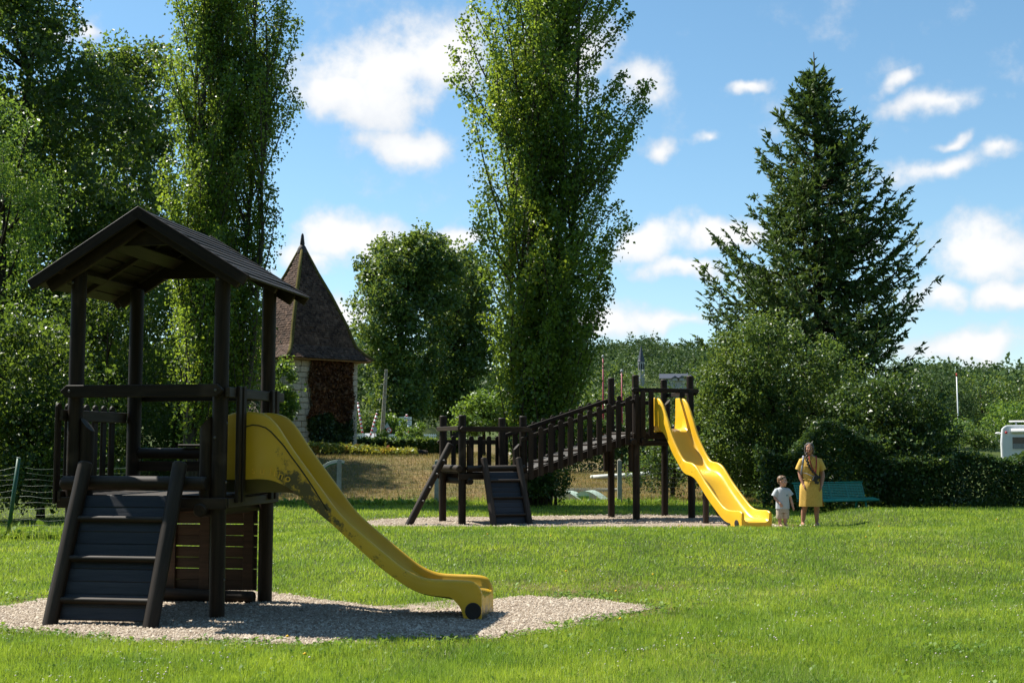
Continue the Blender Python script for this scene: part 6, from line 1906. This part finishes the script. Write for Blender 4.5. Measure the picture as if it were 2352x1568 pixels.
for s, cx_ in ((-1, -.085), (1, .105)):
    board('pocket_flap', .085, .012, .032, M_DRESS, dr, (cx_, -.118, 1.155), (R(8), 0, R(s * 14)), .004)
    board('breast_pocket', .08, .008, .10, M_DRESS, dr, (cx_, -.116, 1.095), (0, 0, R(s * 14)), .003)
    MB().ball((cx_, -.132, 1.148), (.007, .004, .007), 8, 5).build('button', M_BRAID, dr, True)
    MB().tube([(cx_ * .18 + .012, -.07, 1.372), (cx_ * .5 + .012, -.085, 1.345), (cx_ * .22 + .012, -.118, 1.29)], [.012, .02, .008], 8, flat=.5).build('collar', M_DRESS, dr, True)
for k in range(5): MB().ball((.018, -.138 + .003 * k, 1.22 - k * .06), (.007, .004, .007), 8, 5).build('button', M_DRESS_IN, dr, True)
MB().tube([(.012 + .17 * math.sin(a), .012 - .126 * math.cos(a), .915 + .006 * math.sin(3 * a)) for a in np.linspace(-3.1, 3.1, 40)], .0085, 8).build('belt', M_DRESS, dr, True)
for s in (-1, 1): MB().tube([(-.01, -.125, .915), (-.018 + .015 * s, -.14, .86), (-.022 + .018 * s, -.15, .775)], .006, 6).build('belt_tie', M_DRESS, dr, True)
V = [(.205, .06, .62), (.215, -.03, .62), (.262, .03, .375), (.215, .10, .40)]
MB().add(V + [(v[0] - .006, v[1] + .004, v[2]) for v in V], [(0, 1, 2, 3), (7, 6, 5, 4), (0, 4, 5, 1), (1, 5, 6, 2), (2, 6, 7, 3), (3, 7, 4, 0)]).build('slit_flap', M_DRESS_IN, dr)
MB().tube([(-.155 , .03 - .115, 1.20), (-.15, -.11, 1.26), (-.135, -.06, 1.35), (-.12, .03, 1.375), (-.12, .12, 1.33)], .02, 8, flat=.35).build('backpack_strap', simple('strap_grey', (.30, .31, .36), .8), wm, True)
MB().tube([(-.165, -.10, 1.19), (-.18, -.06, 1.05), (-.17, .06, .95)], .016, 8, flat=.4).build('backpack_strap', MATS['strap_grey'], wm, True)
# camera in its pouch on a red lanyard and a shoulder cord
cb = thing('camera_pouch', 'black camera in a pouch hanging on a red neck strap', 'camera', (wp.x + .055, 25.5 - .185, wz + .93))
M_CAMB = simple('camera_black', (.012, .013, .016), .5, .5)
board('pouch', .10, .06, .115, M_CAMB, cb, (0, 0, 0), (0, R(22), 0), .012)
board('camera_body', .07, .055, .07, M_CAMB, cb, (.045, -.005, .03), (0, R(22), 0), .01)
board('lower_pouch', .075, .05, .06, M_CAMB, cb, (.03, -.006, -.075), (0, R(12), 0), .01)
MB().tube([(.07, -.03, .03), (.07, -.055, .03)], .018, 12).build('lens', M_CAMB, cb, True)
M_LAN = simple('lanyard_red', (.28, .012, .03), .7)
MB().tube([(-.10, .06, .44), (-.09, .03, .34), (-.05, .02, .22), (.0, .02, .10), (.01, .0, .05)], .010, 6, flat=.4).build('neck_strap', M_LAN, cb, True)
MB().tube([(.045, .10, .45), (.045, .055, .36), (.03, .03, .22), (.01, .02, .10), (.01, .0, .05)], .012, 6, flat=.4).build('neck_strap', M_LAN, cb, True)
MB().tube([(-.22, .13, .12), (-.15, .05, .10), (-.06, .01, .05), (-.01, 0, .03)], .006, 6).build('shoulder_cord', M_GREY, cb, True)

# --- boy
bpz = P(1799, 1203, 25.2)
by = thing('person', 'small child in pale grey T-shirt and beige shorts looking right', 'person', (bpz.x, 25.2, Hs(bpz.x, 25.2)), 0)
SK2 = skin('fair_skin', (.52, .30, .225))
mb = MB()
hd = head(mb, (-.005, -.01, .885), .112, R(58), R(-3))
limb(mb, [(-.012, .0, .81), (-.012, .005, .74)], [.036, .042])
mb.ball((-.005, .01, .64), (.105, .07, .12), 16, 10); mb.ball((-.005, .01, .48), (.10, .075, .11), 16, 10)
limb(mb, [(-.10, .01, .705), (.09, .01, .705)], [.04, .04])
limb(mb, [(-.115, .01, .70), (-.155, .0, .575), (-.15, -.01, .555), (-.07, -.10, .45)], [.036, .03, .029, .022])
limb(mb, [(.105, .01, .70), (.15, .02, .56), (.16, .015, .53), (.195, -.01, .385)], [.036, .03, .028, .021])
hand(mb, (-.07, -.10, .45), (.55, -.25, -.75), (.2, .9, 0), .085, .5)
hand(mb, (.195, -.01, .385), (.25, -.1, -1), (-1, -.3, 0), .085, .35)
limb(mb, [(-.055, .01, .42), (-.058, .0, .22), (-.062, .015, .16), (-.06, .02, .045)], [.062, .045, .044, .028])
limb(mb, [(.05, .01, .42), (.048, .0, .22), (.046, .015, .16), (.045, .02, .045)], [.062, .045, .044, .028])
for xx in (-.058, .047): limb(mb, [(xx, .035, .026), (xx + .012, -.03, .022), (xx + .02, -.08, .016)], [.026, .026, .019])
fuse('body', mb, SK2, by, .0065, 4)
face_parts(hd, .112, by, (.40, .15, .14), (.06, .08, .10))
mb = MB(); r = .112
hb((0, .16 * r, .36 * r), (.74 * r, .76 * r, .66 * r)); hb((0, .42 * r, .0), (.66 * r, .48 * r, .55 * r)); hb((0, -.36 * r, .70 * r), (.50 * r, .26 * r, .22 * r))
fuse('hair', mb, wood('light_brown_hair', (.07, .042, .022), (.20, .125, .07), .5, .4, 2), by, .005, 3)
M_TEE = cloth('heather_grey_cotton', (.40, .43, .45), (.55, .575, .59), 120)
mb = MB()
mb.rings([ell(-.012, .006, .765, .05, .048), ell(-.01, .006, .75, .085, .06), ell(-.008, .008, .72, .118, .075), ell(-.005, .008, .66, .128, .088), ell(-.003, .006, .57, .126, .095, 40, .012), ell(-.004, .005, .47, .130, .10, 40, .02, 1), ell(-.006, .005, .375, .134, .104, 40, .03, 2), ell(-.007, .005, .35, .135, .105, 40, .03, 2)], False)
for s, a_, b_ in ((-1, Vector((-.105, .01, .70)), Vector((-.165, .005, .585))), (1, Vector((.095, .01, .70)), Vector((.16, .012, .605)))):
    mb.tube([a_ - Vector((s * .03, 0, -.01)), a_, a_.lerp(b_, .5), b_], [.046, .058, .062, .064], 16, False)
    mb.tube([b_, b_.lerp(a_, .2)], [.064, .055], 16, False)
me = mb.mesh('t_shirt'); me.polygons.foreach_set('use_smooth', [True] * len(me.polygons))
te = obj('t_shirt', me, M_TEE, by)
board('chest_print', .03, .004, .028, simple('print_blue', (.12, .2, .25), .8), te, (.068, -.072, .61), (0, 0, R(25)), 0)
M_SHORT = cloth('beige_cotton', (.42, .35, .26), (.55, .465, .36), 50)
mb = MB()
mb.rings([ell(-.006, .006, .40, .118, .09), ell(-.006, .006, .34, .124, .095), ell(-.006, .006, .28, .128, .095, 40, .015)], False)
for xx in (-.062, .054): mb.rings([ell(xx, .006, .32, .068, .084, 20), ell(xx, .004, .25, .069, .08, 20, .03), ell(xx - .002, .002, .165, .071, .076, 20, .04), ell(xx - .002, .002, .158, .066, .071, 20, .04)], False)
me = mb.mesh('shorts'); me.polygons.foreach_set('use_smooth', [True] * len(me.polygons))
obj('shorts', me, M_SHORT, by)
